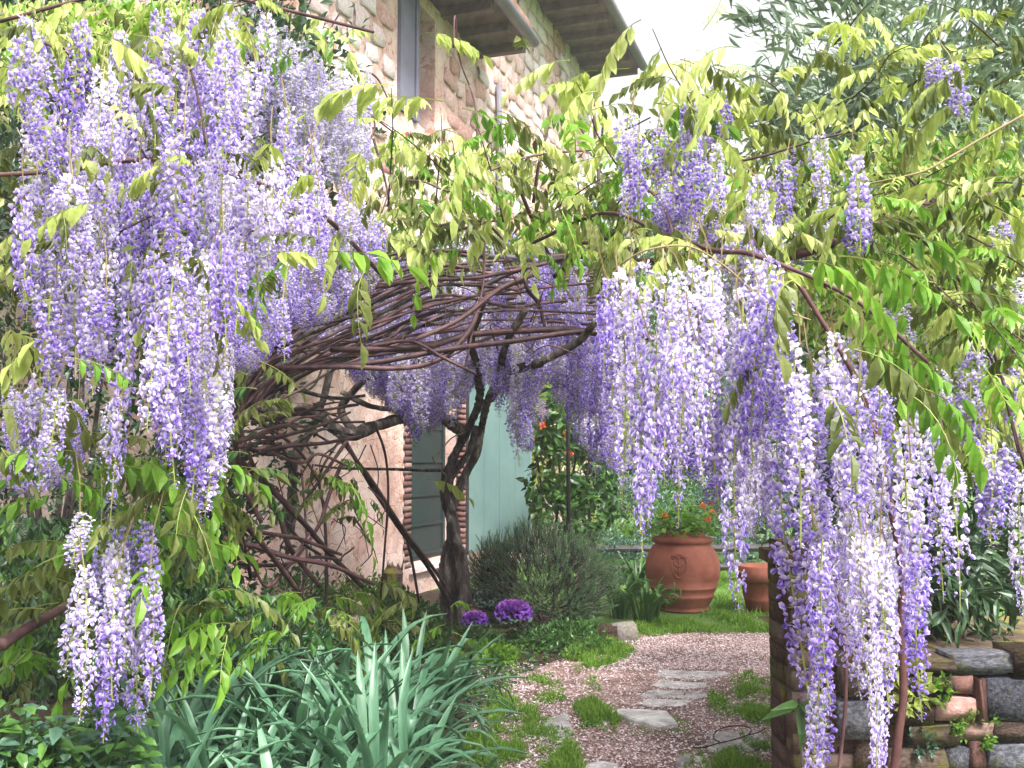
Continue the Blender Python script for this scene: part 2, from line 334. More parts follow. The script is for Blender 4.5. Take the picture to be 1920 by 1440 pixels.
SL = [([(1222, 1262), (1228, 1249), (1366, 1252), (1372, 1258), (1330, 1268), (1300, 1268)], .035),
      ([(1218, 1277), (1232, 1266), (1325, 1272), (1332, 1280), (1270, 1284)], .04),
      ([(1190, 1296), (1218, 1283), (1330, 1288), (1325, 1299), (1240, 1300)], .045),
      ([(1185, 1312), (1215, 1302), (1298, 1306), (1290, 1316), (1215, 1318)], .035),
      ([(1140, 1322), (1160, 1317), (1255, 1320), (1272, 1345), (1235, 1350), (1175, 1334)], .07),
      ([(1105, 1322), (1130, 1316), (1156, 1336), (1152, 1344), (1125, 1345)], .05),
      ([(1012, 1355), (1028, 1330), (1065, 1322), (1075, 1352), (1066, 1378), (1030, 1374)], .06),
      ([(1322, 1395), (1326, 1362), (1425, 1358), (1440, 1372), (1412, 1398), (1350, 1404)], .04),
      ([(1085, 1428), (1120, 1410), (1165, 1420), (1160, 1436), (1110, 1440)], .05),
      ([(1180, 1448), (1200, 1436), (1290, 1438), (1300, 1450), (1220, 1462)], .04),
      ([(1265, 1412), (1275, 1400), (1292, 1400), (1296, 1414), (1280, 1420)], .07),
      ([(1298, 1412), (1305, 1404), (1318, 1406), (1314, 1418)], .05)]
for i, (P, th) in enumerate(SL):
    th0 = th; Q = [ground(*p, th) for p in P]
    th = th*.32 if i not in (4, 10) else th*.55
    link('flagstone', slab([(q.x*.95+.05*sum(w_.x for w_ in Q)/len(Q), q.y*.93+.07*sum(w_.y for w_ in Q)/len(Q)) for q in Q], th, M['slate'], i), path)

# ================================================================ HOUSE
HD = Vector((.3236, .9462, 0)); HN = Vector((.9462, -.3236, 0)); H0 = Vector((-1.26, 11.2, 0))
def H(t, o, z): return H0+HD*t+HN*o+Vector((0, 0, z))
def onwall(px, py, off=0):
    d = ray(px, py); e = Vector((0, 0, EYE)); k = ((H0+HN*off-e).dot(HN))/d.dot(HN); p = e+d*k
    return (p-H0).dot(HD), p.z
house = thing('stone_house', 'old pink plastered stone house with projecting dark eaves and teal shutters', 'house', H(0, 0, 0))
WT0, WT1, WTM = -3.5, 8.6, 2.6
tw0, tw1 = onwall(767, 1060)[0], onwall(868, 1060)[0]; zs = onwall(800, 1058)[1]; zt = 2.75
tu0, tu1 = onwall(744, 200)[0], onwall(815, 200)[0]; zu0 = onwall(760, 216)[1]; zu1 = zu0+1.5
OPEN = [(tw0, tw1, zs, zt), (tu0, tu1, zu0, zu1)]
b = MB()
ts = sorted(set([round(x, 4) for x in np.arange(WT0, WT1+.01, .22)]+[WTM, tw0, tw1, tu0, tu1, WT1])); zz = sorted(set([round(x, 4) for x in np.arange(0, 9.3, .22)]+[zs, zt, zu0, zu1, 7.2, 9.2]))
def wall_off(t, z):
    if any(abs(t-a) < .02 or abs(t-c) < .02 for a, c, _, _ in OPEN) : return 0
    return .035*noise.noise(Vector((t*1.3, z*1.3, 3)))+.015*noise.noise(Vector((t*4, z*4, 8)))
idx = {}; V = []
for i, t in enumerate(ts):
    for j, z in enumerate(zz):
        idx[i, j] = len(V); V.append(tuple(H(t, wall_off(t, z), z)))
Fs = []
for i in range(len(ts)-1):
    for j in range(len(zz)-1):
        tm = (ts[i]+ts[i+1])/2; zm = (zz[j]+zz[j+1])/2
        if any(a < tm < c and d < zm < e for a, c, d, e in OPEN): continue
        if tm < WTM and zm > 7.2: continue
        Fs.append((idx[i, j], idx[i+1, j], idx[i+1, j+1], idx[i, j+1]))
b.raw(V, Fs, M['plaster'])
for a, c, d, e in OPEN:   # reveals
    for q in ([(a, 0, d), (a, -.35, d), (a, -.35, e), (a, 0, e)], [(c, 0, d), (c, 0, e), (c, -.35, e), (c, -.35, d)], [(a, 0, e), (a, -.35, e), (c, -.35, e), (c, 0, e)], [(a, 0, d), (c, 0, d), (c, -.35, d), (a, -.35, d)]):
        b.raw([tuple(H(*p)) for p in q], [(0, 1, 2, 3)], M['plaster'])
for (a, c, top) in ((WT0, WTM, 7.2), (WTM, WT1, 9.2)):   # far side and ends of the house body
    b.raw([tuple(H(*p)) for p in ((c, 0, 0), (c, -7, 0), (c, -7, top), (c, 0, top))], [(0, 1, 2, 3)], M['plaster'])
    b.raw([tuple(H(*p)) for p in ((a, 0, 0), (a, -7, 0), (a, -7, top), (a, 0, top))], [(3, 2, 1, 0)], M['plaster'])
    b.raw([tuple(H(*p)) for p in ((a, -7, 0), (c, -7, 0), (c, -7, top), (a, -7, top))], [(0, 1, 2, 3)], M['plaster'])
link('wall', b.mesh('wall'), house)
# stones of the upper wall, proud of the mortar
def stone_mesh(seed, m, sphere=.25, rough=.12, name='stone', n=3, smooth=True):
    r = random.Random(seed); V = []; ids = {}
    for x in range(n):
        for y in range(n):
            for z in range(n):
                if 0 < x < n-1 and 0 < y < n-1 and 0 < z < n-1: continue
                p = Vector((x, y, z))/(n-1)*2-Vector((1, 1, 1)); q = p.normalized()*1.25
                p = p*(1-sphere)+q*sphere; p += Vector([r.uniform(-rough, rough) for _ in range(3)])
                ids[x, y, z] = len(V); V.append(tuple(p*.5))
    Fc = []
    for a in range(n-1):
        for c in range(n-1):
            for s in (0, n-1):
                Fc.append([ids[s, a, c], ids[s, a+1, c], ids[s, a+1, c+1], ids[s, a, c+1]][::(-1 if s == 0 else 1)])
                Fc.append([ids[a, s, c], ids[a+1, s, c], ids[a+1, s, c+1], ids[a, s, c+1]][::(1 if s == 0 else -1)])
                Fc.append([ids[a, c, s], ids[a+1, c, s], ids[a+1, c+1, s], ids[a, c+1, s]][::(-1 if s == 0 else 1)])
    b = MB(); b.raw(V, [tuple(f) for f in Fc], m); return b.mesh(name, smooth)
ws = [stone_mesh(i, M['wallstone'], .12, .22) for i in range(6)]+[stone_mesh(20+i, M['wallbrick'], .12, .22) for i in range(5)]
hrot = math.atan2(HD.y, HD.x)
z = 4.2; cnt = 0
while z < 9.1:
    hh = rnd.uniform(.20, .30); t = -2.4+rnd.uniform(0, .2)
    while t < 8.3:
        w = rnd.uniform(.26, .5); tc, zc = t+w/2, z+hh/2; t += w+.03
        if any(a-.02 < tc+w/2 and tc-w/2 < c+.02 and d-.05 < zc+hh/2 and zc-hh/2 < e+.05 for a, c, d, e in OPEN): continue
        if tc < WTM+.3 and zc > 7.0: continue
        px, py = proj(H(tc, 0, zc))
        if not (560 < px < 1110 and -30 < py < 400) or cnt >= 290: continue
        nv = noise.noise(Vector((tc*.9, zc*.9, 1)))
        me = rnd.choice(ws[6:] if nv > .05 else ws[:6]); cnt += 1
        link('stone', me, house, H(tc, rnd.uniform(-.035, -.01), zc), (0, rnd.uniform(-.18, .18), hrot), (w*rnd.uniform(.6, 1.0), .10, hh*rnd.uniform(.8, 1.0)))
    z += hh+.02
# brick jambs of the ground-floor window
bk = [stone_mesh(40+i, M['brick'], .0, .03, 'brick') for i in range(4)]
for tj, sgn in ((tw0, -1), (tw1, 1)):
    z = zs+.04; k = 0
    while z < zt:
        w = .20 if k % 2 else .17
        link('brick', rnd.choice(bk), house, H(tj+sgn*(w/2-.012), -.036, z), (0, 0, hrot), (w, .11, .069)); z += .07; k += 1
for k in range(14):
    link('brick', rnd.choice(bk), house, H(tw0+.06+k*(tw1-tw0-.12)/13, .02, zt+.11), (0, R(90), hrot), (.22, .13, .085))
# window fittings below: dark door leaf with rails, sill
win = link('window', None, house, H(tw0, 0, zs)); win.empty_display_size = .1
b = MB(); b.box((tw0+.0, -.33, zs), (tw1, -.28, zt), M['teal_dark'], H)
for zr in (zs+.06, zs+.42, zs+.78, zs+1.2, zs+1.62, zs+2.0): b.box((tw0+.07, -.28, zr), (tw1-.07, -.262, zr+.035), M['teal_dark'], H)
b.box((tw0+.01, -.28, zs), (tw0+.07, -.25, zt), M['teal_dark'], H); b.box((tw1-.07, -.28, zs), (tw1-.01, -.25, zt), M['teal_dark'], H)
def sub(name, b_, parent, gp=house):
    me = b_.mesh(name) if isinstance(b_, MB) else b_
    o = bpy.data.objects.new(name, me); C.objects.link(o); o.parent = parent; o.location = -gp.location-(parent.location if parent is not gp else Vector()); return o
sub('door_leaf', b, win); b = MB(); b.box((tw0-.04, -.26, zs-.06), (tw1+.04, .06, zs-.001), M['wallstone'], H); sub('sill', b, win)
# teal shutter standing open, at right angles to the wall: three boards, battens, hinge
sh = link('shutter', None, house, H(tw1, 0, zs)); sh.empty_display_size = .1; sh['label'] = 'pale teal wooden shutter standing open'
zb = onwall(880, 1042)[1]+.08
for k in range(4):
    b = MB(); x0 = .06+k*.212; b.box((tw1+.05, x0, zb), (tw1+.085, x0+.2095, zt-.02), M['teal'], H); sub('board', b, sh)
b = MB()
for zr in (zb+.18, (zb+zt)/2, zt-.28): b.box((tw1+.0855, .08, zr), (tw1+.105, .88, zr+.10), M['teal'], H)
sub('batten', b, sh)
b = MB(); b.box((tw1+.04, .0, zb), (tw1+.095, .055, zt), M['iron'], H); sub('hinge_post', b, sh)
# upper window: grey shutters folded out
uw = link('window', None, house, H(tu0, 0, zu0)); uw.empty_display_size = .1
b = MB(); b.box((tu0, -.3, zu0), (tu1, -.25, zu1), M['greyshutter'], H); sub('pane', b, uw)
b = MB(); b.box((tu0-.0, -.25, zu0), (tu0+.07, .045, zu1+.4), M['greyshutter'], H); b.box((tu0+.42, -.22, zu0), (tu0+.50, .05, zu1+.4), M['greyshutter'], H); sub('frame', b, uw)
b = MB(); b.box((tu0+.08, -.02, zu0+.01), (tu0+.41, .03, zu1+.4), M['greyshutter'], H); sub('shutter', b, uw)
# eaves: boarded soffit with rafters, gutter on the outer edge, tiles above
def eave(t0, t1, z, out, drop):
    b = MB(); b.box((t0, -.1, z), (t1, out, z+.04), M['eavewood'], H); link('soffit', b.mesh('soffit'), house)
    n = int((t1-t0)/.62)
    for i in range(n+1):
        tt = t0+.08+i*(t1-t0-.2)/max(n, 1); b = MB(); b.box((tt, -.05, z-.13), (tt+.11, out-.04, z-.003), M['eavewood'], H); link('rafter', b.mesh('rafter'), house)
    b = MB(); P = [H(t0-.02, out+.07, z+.02), H(t1+.02, out+.07, z+.02)]; b.tube(P, .085, M['copper'], 12); link('gutter', b.mesh('gutter', True), house)
    b = MB(); b.box((t0, out-.02, z+.045), (t1, out+.05, z+.16), M['copper'], H); link('fascia', b.mesh('fascia'), house)
    # roof plane rising back over the house, tiles in the near rows
    b = MB(); rise = .38
    V = [H(t0, out+.05, z+.19), H(t1, out+.05, z+.19), H(t1, -7.2, z+.19+(7.2+out)*rise), H(t0, -7.2, z+.19+(7.2+out)*rise)]
    b.raw([tuple(v) for v in V]+[tuple(v+Vector((0, 0, .08))) for v in V], [(3, 2, 1, 0), (4, 5, 6, 7), (0, 1, 5, 4), (1, 2, 6, 5), (2, 3, 7, 6), (3, 0, 4, 7)], M['tile'])
    link('roof', b.mesh('roof'), house)
e1 = onwall(900, 92); eave(WT0, e1[0], e1[1]-.02, .72, 0)
e2 = onwall(1102, 140); eave(2.2, e2[0], e2[1], 1.05, 0)
# drainpipe seen between the two roofs
b = MB(); P = [H(e1[0]+.6, .07, 7.0), H(e1[0]+.62, .07, 3.2)]; b.tube(P, .045, M['copper'], 8); link('drainpipe', b.mesh('drainpipe', True), house)

# ================================================================ GARDEN WALL AND PILLAR
WD = 3.95
def gw(px, py, D=WD): return at(px, py, D)
wz = gw(1700, 1232).z
gwall = thing('garden_wall', 'low mossy garden wall of blue grey and brown stones under the wisteria', 'wall', (1.75, WD+.2, 0))
x0w = gw(1560, 1300).x; b = MB()
nx, nz = 30, 6; V = []; idx = {}
for i in range(nx+1):
    for j in range(nz+1):
        x = x0w+(5.2-x0w)*i/nx; zc = wz*.97*j/nz; idx[i, j] = len(V); V.append((x, WD+.02+.02*noise.noise(Vector((x*5, zc*5, 0)))+max(0, x-2.2)*.1, zc))
k0 = len(V); V += [(x0w+(5.2-x0w)*i/nx, WD+1.2, wz*.97) for i in range(nx+1)]
Fs = [(idx[i, j], idx[i+1, j], idx[i+1, j+1], idx[i, j+1]) for i in range(nx) for j in range(nz)]+[(idx[i, nz], idx[i+1, nz], k0+i+1, k0+i) for i in range(nx)]
b.raw(V, Fs, M['soil']); mm, nt, bb, oo = mat('mossy_mortar')
nt.links.new(ramp(nt, noise_tex(nt, 5, 8, .7), [(.3, (.05, .035, .028)), (.48, (.12, .08, .055)), (.6, (.20, .17, .03)), (.75, (.15, .11, .08))]), bb.inputs['Base Color']); bb.inputs['Roughness'].default_value = .95
bump(nt, bb, noise_tex(nt, 22, 8, .7), 1, .02); M['mortar'] = mm; b.mats[0] = mm
link('core', b.mesh('core'), gwall)
sm = {k: [stone_mesh(100+s_*10+i, M[k], .06, .13) for i in range(5)] for s_, k in enumerate(('bluestone', 'brownstone', 'brick', 'wallbrick'))}
EX = [(1778, 1224, 1888, 1258, 'bluestone'), (1890, 1214, 2000, 1262, 'brownstone'), (1836, 1268, 1925, 1342, 'bluestone'), (1817, 1268, 1834, 1342, 'brick'), (1928, 1268, 2010, 1350, 'brownstone'),
      (1772, 1262, 1814, 1296, 'brick'), (1690, 1262, 1768, 1300, 'brownstone'), (1740, 1302, 1814, 1345, 'wallbrick'), (1650, 1305, 1736, 1350, 'brownstone'), (1680, 1232, 1774, 1258, 'brownstone'),
      (1700, 1354, 1786, 1392, 'brownstone'), (1790, 1350, 1850, 1380, 'brick'), (1854, 1348, 1960, 1384, 'brownstone'), (1762, 1396, 1806, 1446, 'bluestone'), (1838, 1388, 1935, 1446, 'bluestone'),
      (1808, 1386, 1836, 1440, 'brick'), (1660, 1398, 1758, 1450, 'brownstone'), (1570, 1240, 1676, 1300, 'brownstone'), (1562, 1306, 1646, 1372, 'bluestone'), (1600, 1376, 1656, 1440, 'brownstone'), (1964, 1356, 2030, 1440, 'wallbrick')]
for x0, y0, x1, y1, k in EX:
    p, q = gw(x0, y0), gw(x1, y1); link('stone', rnd.choice(sm[k]), gwall, ((p.x+q.x)/2, WD+.02, (p.z+q.z)/2), (0, rnd.uniform(-.04, .04), 0), (abs(q.x-p.x)*1.04, .15+rnd.uniform(-.02, .05), abs(p.z-q.z)*1.05))
zl = gw(1700, 1446).z; z = zl-.1; row = 0
while z > 0:
    x = x0w+rnd.uniform(0, .1)
    while x < 3.1:
        w = rnd.uniform(.12, .24); link('stone', rnd.choice(sm[rnd.choice(('bluestone', 'brownstone', 'brownstone'))]), gwall, (x+w/2, WD+.02, z+.0), None, (w, .16, .10)); x += w+.015
    z -= .112
xx = gw(2030, 1300).x
for zz_ in (wz-.06, wz-.17, wz-.28):
    x = xx
    while x < 4.6:
        w = rnd.uniform(.14, .26); link('stone', rnd.choice(sm[rnd.choice(('bluestone', 'brownstone', 'wallbrick'))]), gwall, (x+w/2, WD+.03+max(0, x-2.2)*.1, zz_), (0, 0, .1), (w, .15, .10)); x += w+.015
PX0, PX1 = gw(1480, 1200).x, gw(1480, 1200).x+.28; pz = gw(1446, 1062).z
pil = thing('gate_pillar', 'dark weathered brick pillar with a flat cap at the end of the garden wall', 'pillar', ((PX0+PX1)/2, WD+.15, 0))
b = MB(); b.box((PX0+.006, WD-.012, 0), (PX1-.006, WD+.28, pz), M['mortar']); link('core', b.mesh('core'), pil)
bd = [stone_mesh(300+i, M['brick_dark'], .03, .05, 'brick') for i in range(6)]
z = .04; row = 0
while z < pz-.03:
    for k in range(2):
        w = (.19, .11) if row % 2 else (.11, .19); x = PX0+w[0]/2+.001 if k == 0 else PX1-w[1]/2-.001
        link('brick', rnd.choice(bd), pil, (x, WD+.04, z), (0, rnd.uniform(-.03, .03), 0), (w[k]-.004, .12, .075))
    link('brick', rnd.choice(bd), pil, (PX0+.045, WD+.19, z), (0, 0, 0), (.10, .20, .075))
    z += .078; row += 1
b = MB(); n = 12
for (w, z0, z1) in ((.035, pz, pz+.05), (.0, pz+.052, pz+.09)):
    b.box((PX0-w, WD-w, z0), (PX1+w, WD+.28+w, z1), M['brick_dark'])
link('cap', b.mesh('cap'), pil)
# iron ring hanging on the pillar beside the wall
b = MB(); P = [gw(1572, 1148)+Vector((.045*math.cos(a), -.03, .045*math.sin(a))) for a in np.linspace(0, 2*math.pi, 17)]; b.tube(P, .006, M['iron'], 6, cap=False)
P = gw(1572, 1148)
b.tube([P+Vector((0, -.03, .045)), P+Vector((0, .06, .05))], .007, M['iron'], 6)
tag(link('iron_ring', b.mesh('iron_ring', True)), 'dark iron ring hanging beside the brick pillar', 'ring')

# ================================================================ POTS
def lathe(prof, m, n=40):
    b = MB(); V = [(r*math.cos(2*math.pi*i/n), r*math.sin(2*math.pi*i/n), z) for r, z in prof for i in range(n)]
    b.raw(V, [(k*n+i, k*n+(i+1) % n, (k+1)*n+(i+1) % n, (k+1)*n+i) for k in range(len(prof)-1) for i in range(n)], m); return b
pp = ground(1281, 1144); s = .765/2
jar = thing('terracotta_jar', 'big round terracotta jar with a thick rim and a stamped crest, standing on the lawn', 'jar', pp)
prof = [(0, .0), (.62, 0), (.66, .02), (.68, .06), (.64, .09), (.70, .16), (.80, .36), (.835, .40), (.835, .44), (.815, .46), (.885, .60), (.925, .64), (.925, .665), (.905, .68), (.97, .86), (1.0, 1.08), (.985, 1.30), (.92, 1.52), (.80, 1.70), (.73, 1.77), (.74, 1.80), (.80, 1.82), (.825, 1.86), (.825, 1.92), (.79, 1.95), (.62, 1.98), (.60, 2.10), (.56, 2.12), (.52, 2.08), (.50, 1.85), (0, 1.84)]
prof = [(r*s, z*s) for r, z in prof]; b = lathe(prof, M['terracotta'], 48); o = link('body', b.mesh('body', True), jar); o.location = (0, 0, 0)
b = MB()   # crest: shield of small ridges curved with the belly
def crest(u, v):
    z = (1.22+v)*s; r = 1.0*s*(1-.15*max(0, v-.05)); a = -math.pi/2-.26+u; return Vector((r*math.cos(a), r*math.sin(a), z))
for P in ([(-.20, .20), (-.08, .30), (0, .22), (.08, .30), (.20, .20)], [(-.20, .20), (-.19, .0), (-.12, -.17), (0, -.26), (.12, -.17), (.19, 0), (.20, .20)], [(-.14, .12), (0, .02), (.14, .12)], [(-.13, 0), (0, -.12), (.13, 0)], [(0, .22), (0, -.2)], [(-.22, .28), (0, .36), (.22, .28)]):
    b.tube(smooth_path([crest(*p) for p in P], 3), .0055, M['terracotta'], 5)
o = link('crest', b.mesh('crest', True), jar); o.location = (0, 0, 0)
b = lathe([(0, 1.96*s), (.55*s, 1.96*s)], M['soil'], 24); o = link('soil', b.mesh('soil'), jar); o.location = (0, 0, 0)
def geranium(base, r, name, label, nf, leafm='fresh', n=900, fl='orange'):
    g = thing(name, label, 'flower', base)
    b = MB(); P = NR.normal(size=(n, 3))*np.array([r*.45, r*.4, .11])+np.array([0, 0, .09]); P[:, 2] = np.abs(P[:, 2]); 
    ax = unit(n); ax[:, 2] = np.abs(ax[:, 2])*.3; nm = unit(n); nm[:, 2] = np.abs(nm[:, 2])+.8
    b.inst(leaf4(M[leafm], .95, .1), frames(P, ax, nm, NR.uniform(.045, .075, n)), NR.uniform(-.35, .35, n)+.5)
    o = link('foliage', b.mesh('foliage'), g); o.location = (0, 0, 0)
    for k in range(nf):
        x, y, z = fl_pos[k % len(fl_pos)] if nf == len(fl_pos) else (rnd.uniform(-r, r)*.8, rnd.uniform(-r, 0)*.6, rnd.uniform(.12, .3))
        b = MB(); q = 22; b.inst(leaf4(M[fl], .9, .1), frames(np.array([[x, y, z]])+unit(q)*.025, unit(q), unit(q), NR.uniform(.025, .04, q)), NR.uniform(.2, .8, q)); b.tube([(x, y, z), (x*.8, y*.8, .02)], .004, M['stalk'], 4)
        o = link('flower_head', b.mesh('flower_head'), g); o.location = (0, 0, 0)
    return g
fl_pos = [(.20, -.1, .30), (.23, -.18, .17), (-.20, -.15, .20), (.31, -.05, .24), (.27, -.1, .33)]
geranium(pp+Vector((0, 0, 2.08*s-.03)), .48, 'geranium', 'orange flowered geranium filling the big round terracotta jar', 5)
p2 = ground(1432, 1152); s2 = .27
pot = thing('flower_pot', 'smaller tapered terracotta flower pot with banded rim behind the brick pillar', 'pot', p2)
b = lathe([(0, 0), (.62*s2, 0), (.68*s2, .5*s2), (.72*s2, .55*s2), (.72*s2, .6*s2), (.80*s2, 1.2*s2), (.86*s2, 1.24*s2), (.98*s2, 1.28*s2), (1.0*s2, 1.8*s2), (.9*s2, 1.8*s2), (.86*s2, 1.6*s2), (0, 1.6*s2)], M['terracotta'], 36)
o = link('body', b.mesh('body', True), pot); o.location = (0, 0, 0)
b = lathe([(0, 1.62*s2), (.85*s2, 1.62*s2)], M['soil'], 24); o = link('soil', b.mesh('soil'), pot); o.location = (0, 0, 0)

# small rail fence and stone edging behind the jar
fz = thing('rail_fence', 'low dark rail fence at the far edge of the lawn behind the pots', 'fence', ground(1420, 1098))
f0 = ground(1420, 1098)
for dz in (.45, .22):
    b = MB(); b.tube([f0+Vector((-2.2, .0, dz)), f0+Vector((3.5, .3, dz))], .045, M['iron'], 8, rough=.1); link('rail', b.mesh('rail'), fz)
for dx in (-2.1, -.9, .3, 1.5, 2.7):
    b = MB(); b.box((f0.x+dx, f0.y+.06+dx*.05, 0), (f0.x+dx+.09, f0.y+.15+dx*.05, .6), M['iron']); link('post', b.mesh('post'), fz)
M['edgestone'] = rough_mat('grey_edging_stone', [(.25, (.12, .10, .09)), (.5, (.28, .25, .23)), (.8, (.45, .42, .40))], 9, .95, 1, .02, 24); add_moss(M['edgestone'], .5)
def lone_stone(px, py, w, h, lab, m='slate', seed=1):
    g = ground(px, py); o = link('edging_stone', stone_mesh(seed, M[m], .18, .12, 'edging_stone'), None, g+Vector((0, .08, h*.42)), (0, 0, rnd.uniform(-.3, .3)), (w, w*.7, h)); tag(o, lab, 'stone', 'stones edging the bed')
lone_stone(1172, 1205, .22, .17, 'squared pale edging stone at the corner of the rosemary bed', 'edgestone', 5)
lone_stone(1138, 1206, .20, .15, 'smaller pale stone tucked against the foot of the rosemary bush', 'brownstone', 6)
lone_stone(915, 1212, .35, .12, 'flat reddish stone edging the bed below the purple kale', 'brownstone', 7)
lone_stone(870, 1225, .25, .12, 'small brown stone edging the bed below the trunk', 'brownstone', 8)
lone_stone(620, 1195, .5, .18, 'pink plaster covered stone lying at the bottom of the house wall', 'wallbrick', 9)
lone_stone(505, 1175, .35, .16, 'pale pink stone behind the strap leaved iris', 'wallbrick', 11)
# broken stump
g = ground(738, 1138); b = MB(); P = [g+Vector((rnd.uniform(-.01, .01), 0, z)) for z in (0, .12, .25, .36, .42)]; b.tube(P, [.15, .13, .115, .11, .07], M['brownstone'], 14, rough=.5)
for k in range(9):
    a = k*.7; q = g+Vector((.08*math.cos(a), .08*math.sin(a), .38)); b.tube([q, q+Vector((rnd.uniform(-.03, .03), 0, rnd.uniform(.05, .13)))], [.018, .003], M['brownstone'], 4)
tag(link('tree_stump', b.mesh('tree_stump')), 'splintered reddish brown stump against the house wall beside the window', 'stump')
# ================================================================ RACEME AND FROND MESHES
def floret():
    # standard: two lobes folded back along the midline, notched at the top; wings: a pair of spoons reaching forward and down; keel between
    V = [(0, 0, 0), (0, .10, .34), (0, .16, .66), (-.34, -.06, .12), (-.50, -.12, .46), (-.30, .02, .78), (.34, -.06, .12), (.50, -.12, .46), (.30, .02, .78)]
    Fc = [(0, 3, 1), (3, 4, 1), (4, 5, 2, 1), (0, 1, 6), (6, 1, 7), (7, 1, 2, 8)]; t = [-.42, -.12, .18, .05, .30, .34, .05, .30, .34]
    for sx in (-1, 1):
        k = len(V); V += [(sx*.03, .02, -.02), (sx*.26, .30, .02), (sx*.30, .62, -.22), (sx*.06, .80, -.44), (sx*.05, .42, -.30)]
        Fc += [(k, k+1, k+4), (k+1, k+2, k+4), (k+2, k+3, k+4)]; t += [-.35, .0, .12, .02, -.30]
    k = len(V); V += [(0, .0, -.05), (-.07, .40, -.40), (.07, .40, -.40), (0, .70, -.62)]; Fc += [(k, k+1, k+2), (k+1, k+3, k+2)]; t += [-.5, -.45, -.45, -.5]
    return (V, Fc, None, t)
FL = floret()
def bud():
    V = [(0, -.1, .05), (-.22, .25, .1), (.22, .25, .1), (0, .25, -.18), (0, .7, -.1)]
    return (V, [(0, 1, 2), (0, 3, 1), (0, 2, 3), (4, 2, 1), (4, 1, 3), (4, 3, 2)], None, [-.1, 0, 0, -.25, -.15])
BU = bud()
def raceme_mesh(L, Rr, dens, seed, open_=1.0, m='petal'):
    r = np.random.RandomState(seed); b = MB(); n = int(L/.01*dens)
    s = np.sort(r.uniform(.015, 1, n)); th = np.arange(n)*2.399+r.uniform(-.6, .6, n)
    prof = np.minimum(1, .35+s*5)*np.where(s > .62, 1-.72*((s-.62)/.38)**1.3, 1.0)*r.uniform(.72, 1.12, n)
    sway = lambda q: np.stack([.012*np.sin(q*3+seed)*L*3, .012*np.cos(q*2.3+seed)*L*3, -q*L], 1)
    A = sway(s); rad = Rr*prof; o = np.stack([np.cos(th), np.sin(th), np.zeros(n)], 1)
    P = A+o*rad[:, None]+np.array([0, 0, -1])*(rad*.25)[:, None]
    ax = o+np.stack([r.uniform(-.6, .6, n), r.uniform(-.6, .6, n), r.uniform(-1.1, .1, n)], 1)
    nm = np.tile([0, 0, 1.0], (n, 1))+r.normal(size=(n, 3))*.45
    size = .0205*np.where(s > .7, 1-.62*((s-.7)/.3), 1.0)*r.uniform(.72, 1.28, n)
    tone = .62+r.uniform(-.14, .14, n)-.16*s+.10*(1-s)
    isb = s > .90
    for tpl, k in ((FL, ~isb), (BU, isb)):
        if k.any(): b.inst((tpl[0], tpl[1], M[m], tpl[3]), frames(P[k], ax[k], nm[k], size[k]), tone[k])
    # pedicels: thin three-cornered stalks
    q = slice(0, n, 2); A2, P2 = A[q], P[q]; w = .0011
    V = np.stack([A2+[0, 0, w*2], A2-[0, 0, w*2], P2], 1).reshape(-1, 3); b.raw(V, [(3*i, 3*i+1, 3*i+2) for i in range(len(A2))], M['stalk'], .5)
    b.tube([tuple(p) for p in sway(np.linspace(0, 1, 9))], [.0024]*8+[.001], M['stalk'], 4)
    return b.mesh('raceme')
RAC = []
for i, (L, Rr, dn) in enumerate([(.30, .042, 4.4), (.38, .044, 4.2), (.46, .043, 4.0), (.55, .043, 3.8), (.66, .042, 3.6), (.78, .041, 3.5), (.42, .046, 5.2), (.60, .045, 5.0),
                                 (.30, .026, 2.5), (.42, .026, 2.4), (.56, .026, 2.3), (.70, .025, 2.2), (.34, .036, 3.3), (.5, .036, 3.2), (.44, .030, 1.3), (.6, .030, 1.2)]):
    RAC.append((L, Rr*1.28, raceme_mesh(L, Rr, dn, 50+i), dn))
RACP = [(L, Rr*1.28, raceme_mesh(L, Rr, dn, 150+i, 1, 'petal_far')) for i, (L, Rr, dn) in enumerate([(.30, .032, 2.2), (.42, .034, 2.0), (.55, .03, 1.7)])]
def add_raceme(parent, p, L, w, pool=None, sparse=False):
    """hang a raceme from point p, L metres long and w metres wide"""
    pool = pool or ([q for q in RAC if (q[3] < 1.5) == sparse])
    best = sorted(pool, key=lambda q: abs(math.log(L/q[0]))*.8+abs(math.log(w/(2*q[1])))+rnd.uniform(0, .35))[0]
    s = w/(2*best[1]); o = link('raceme', best[2], parent, p, (rnd.uniform(-.05, .05), rnd.uniform(-.05, .05), rnd.uniform(0, 6.28)), (s, s, L/best[0]))
    return o
def hang(parent, px, y0, y1, w, D, **k):
    p = at(px, y0, D); L = (p.z-at(px, y1, D).z)*1.07; add_raceme(parent, p, L, w*D/F*rnd.uniform(.94, 1.06), **k)
    STALKS.append((parent, p, D))
STALKS = []
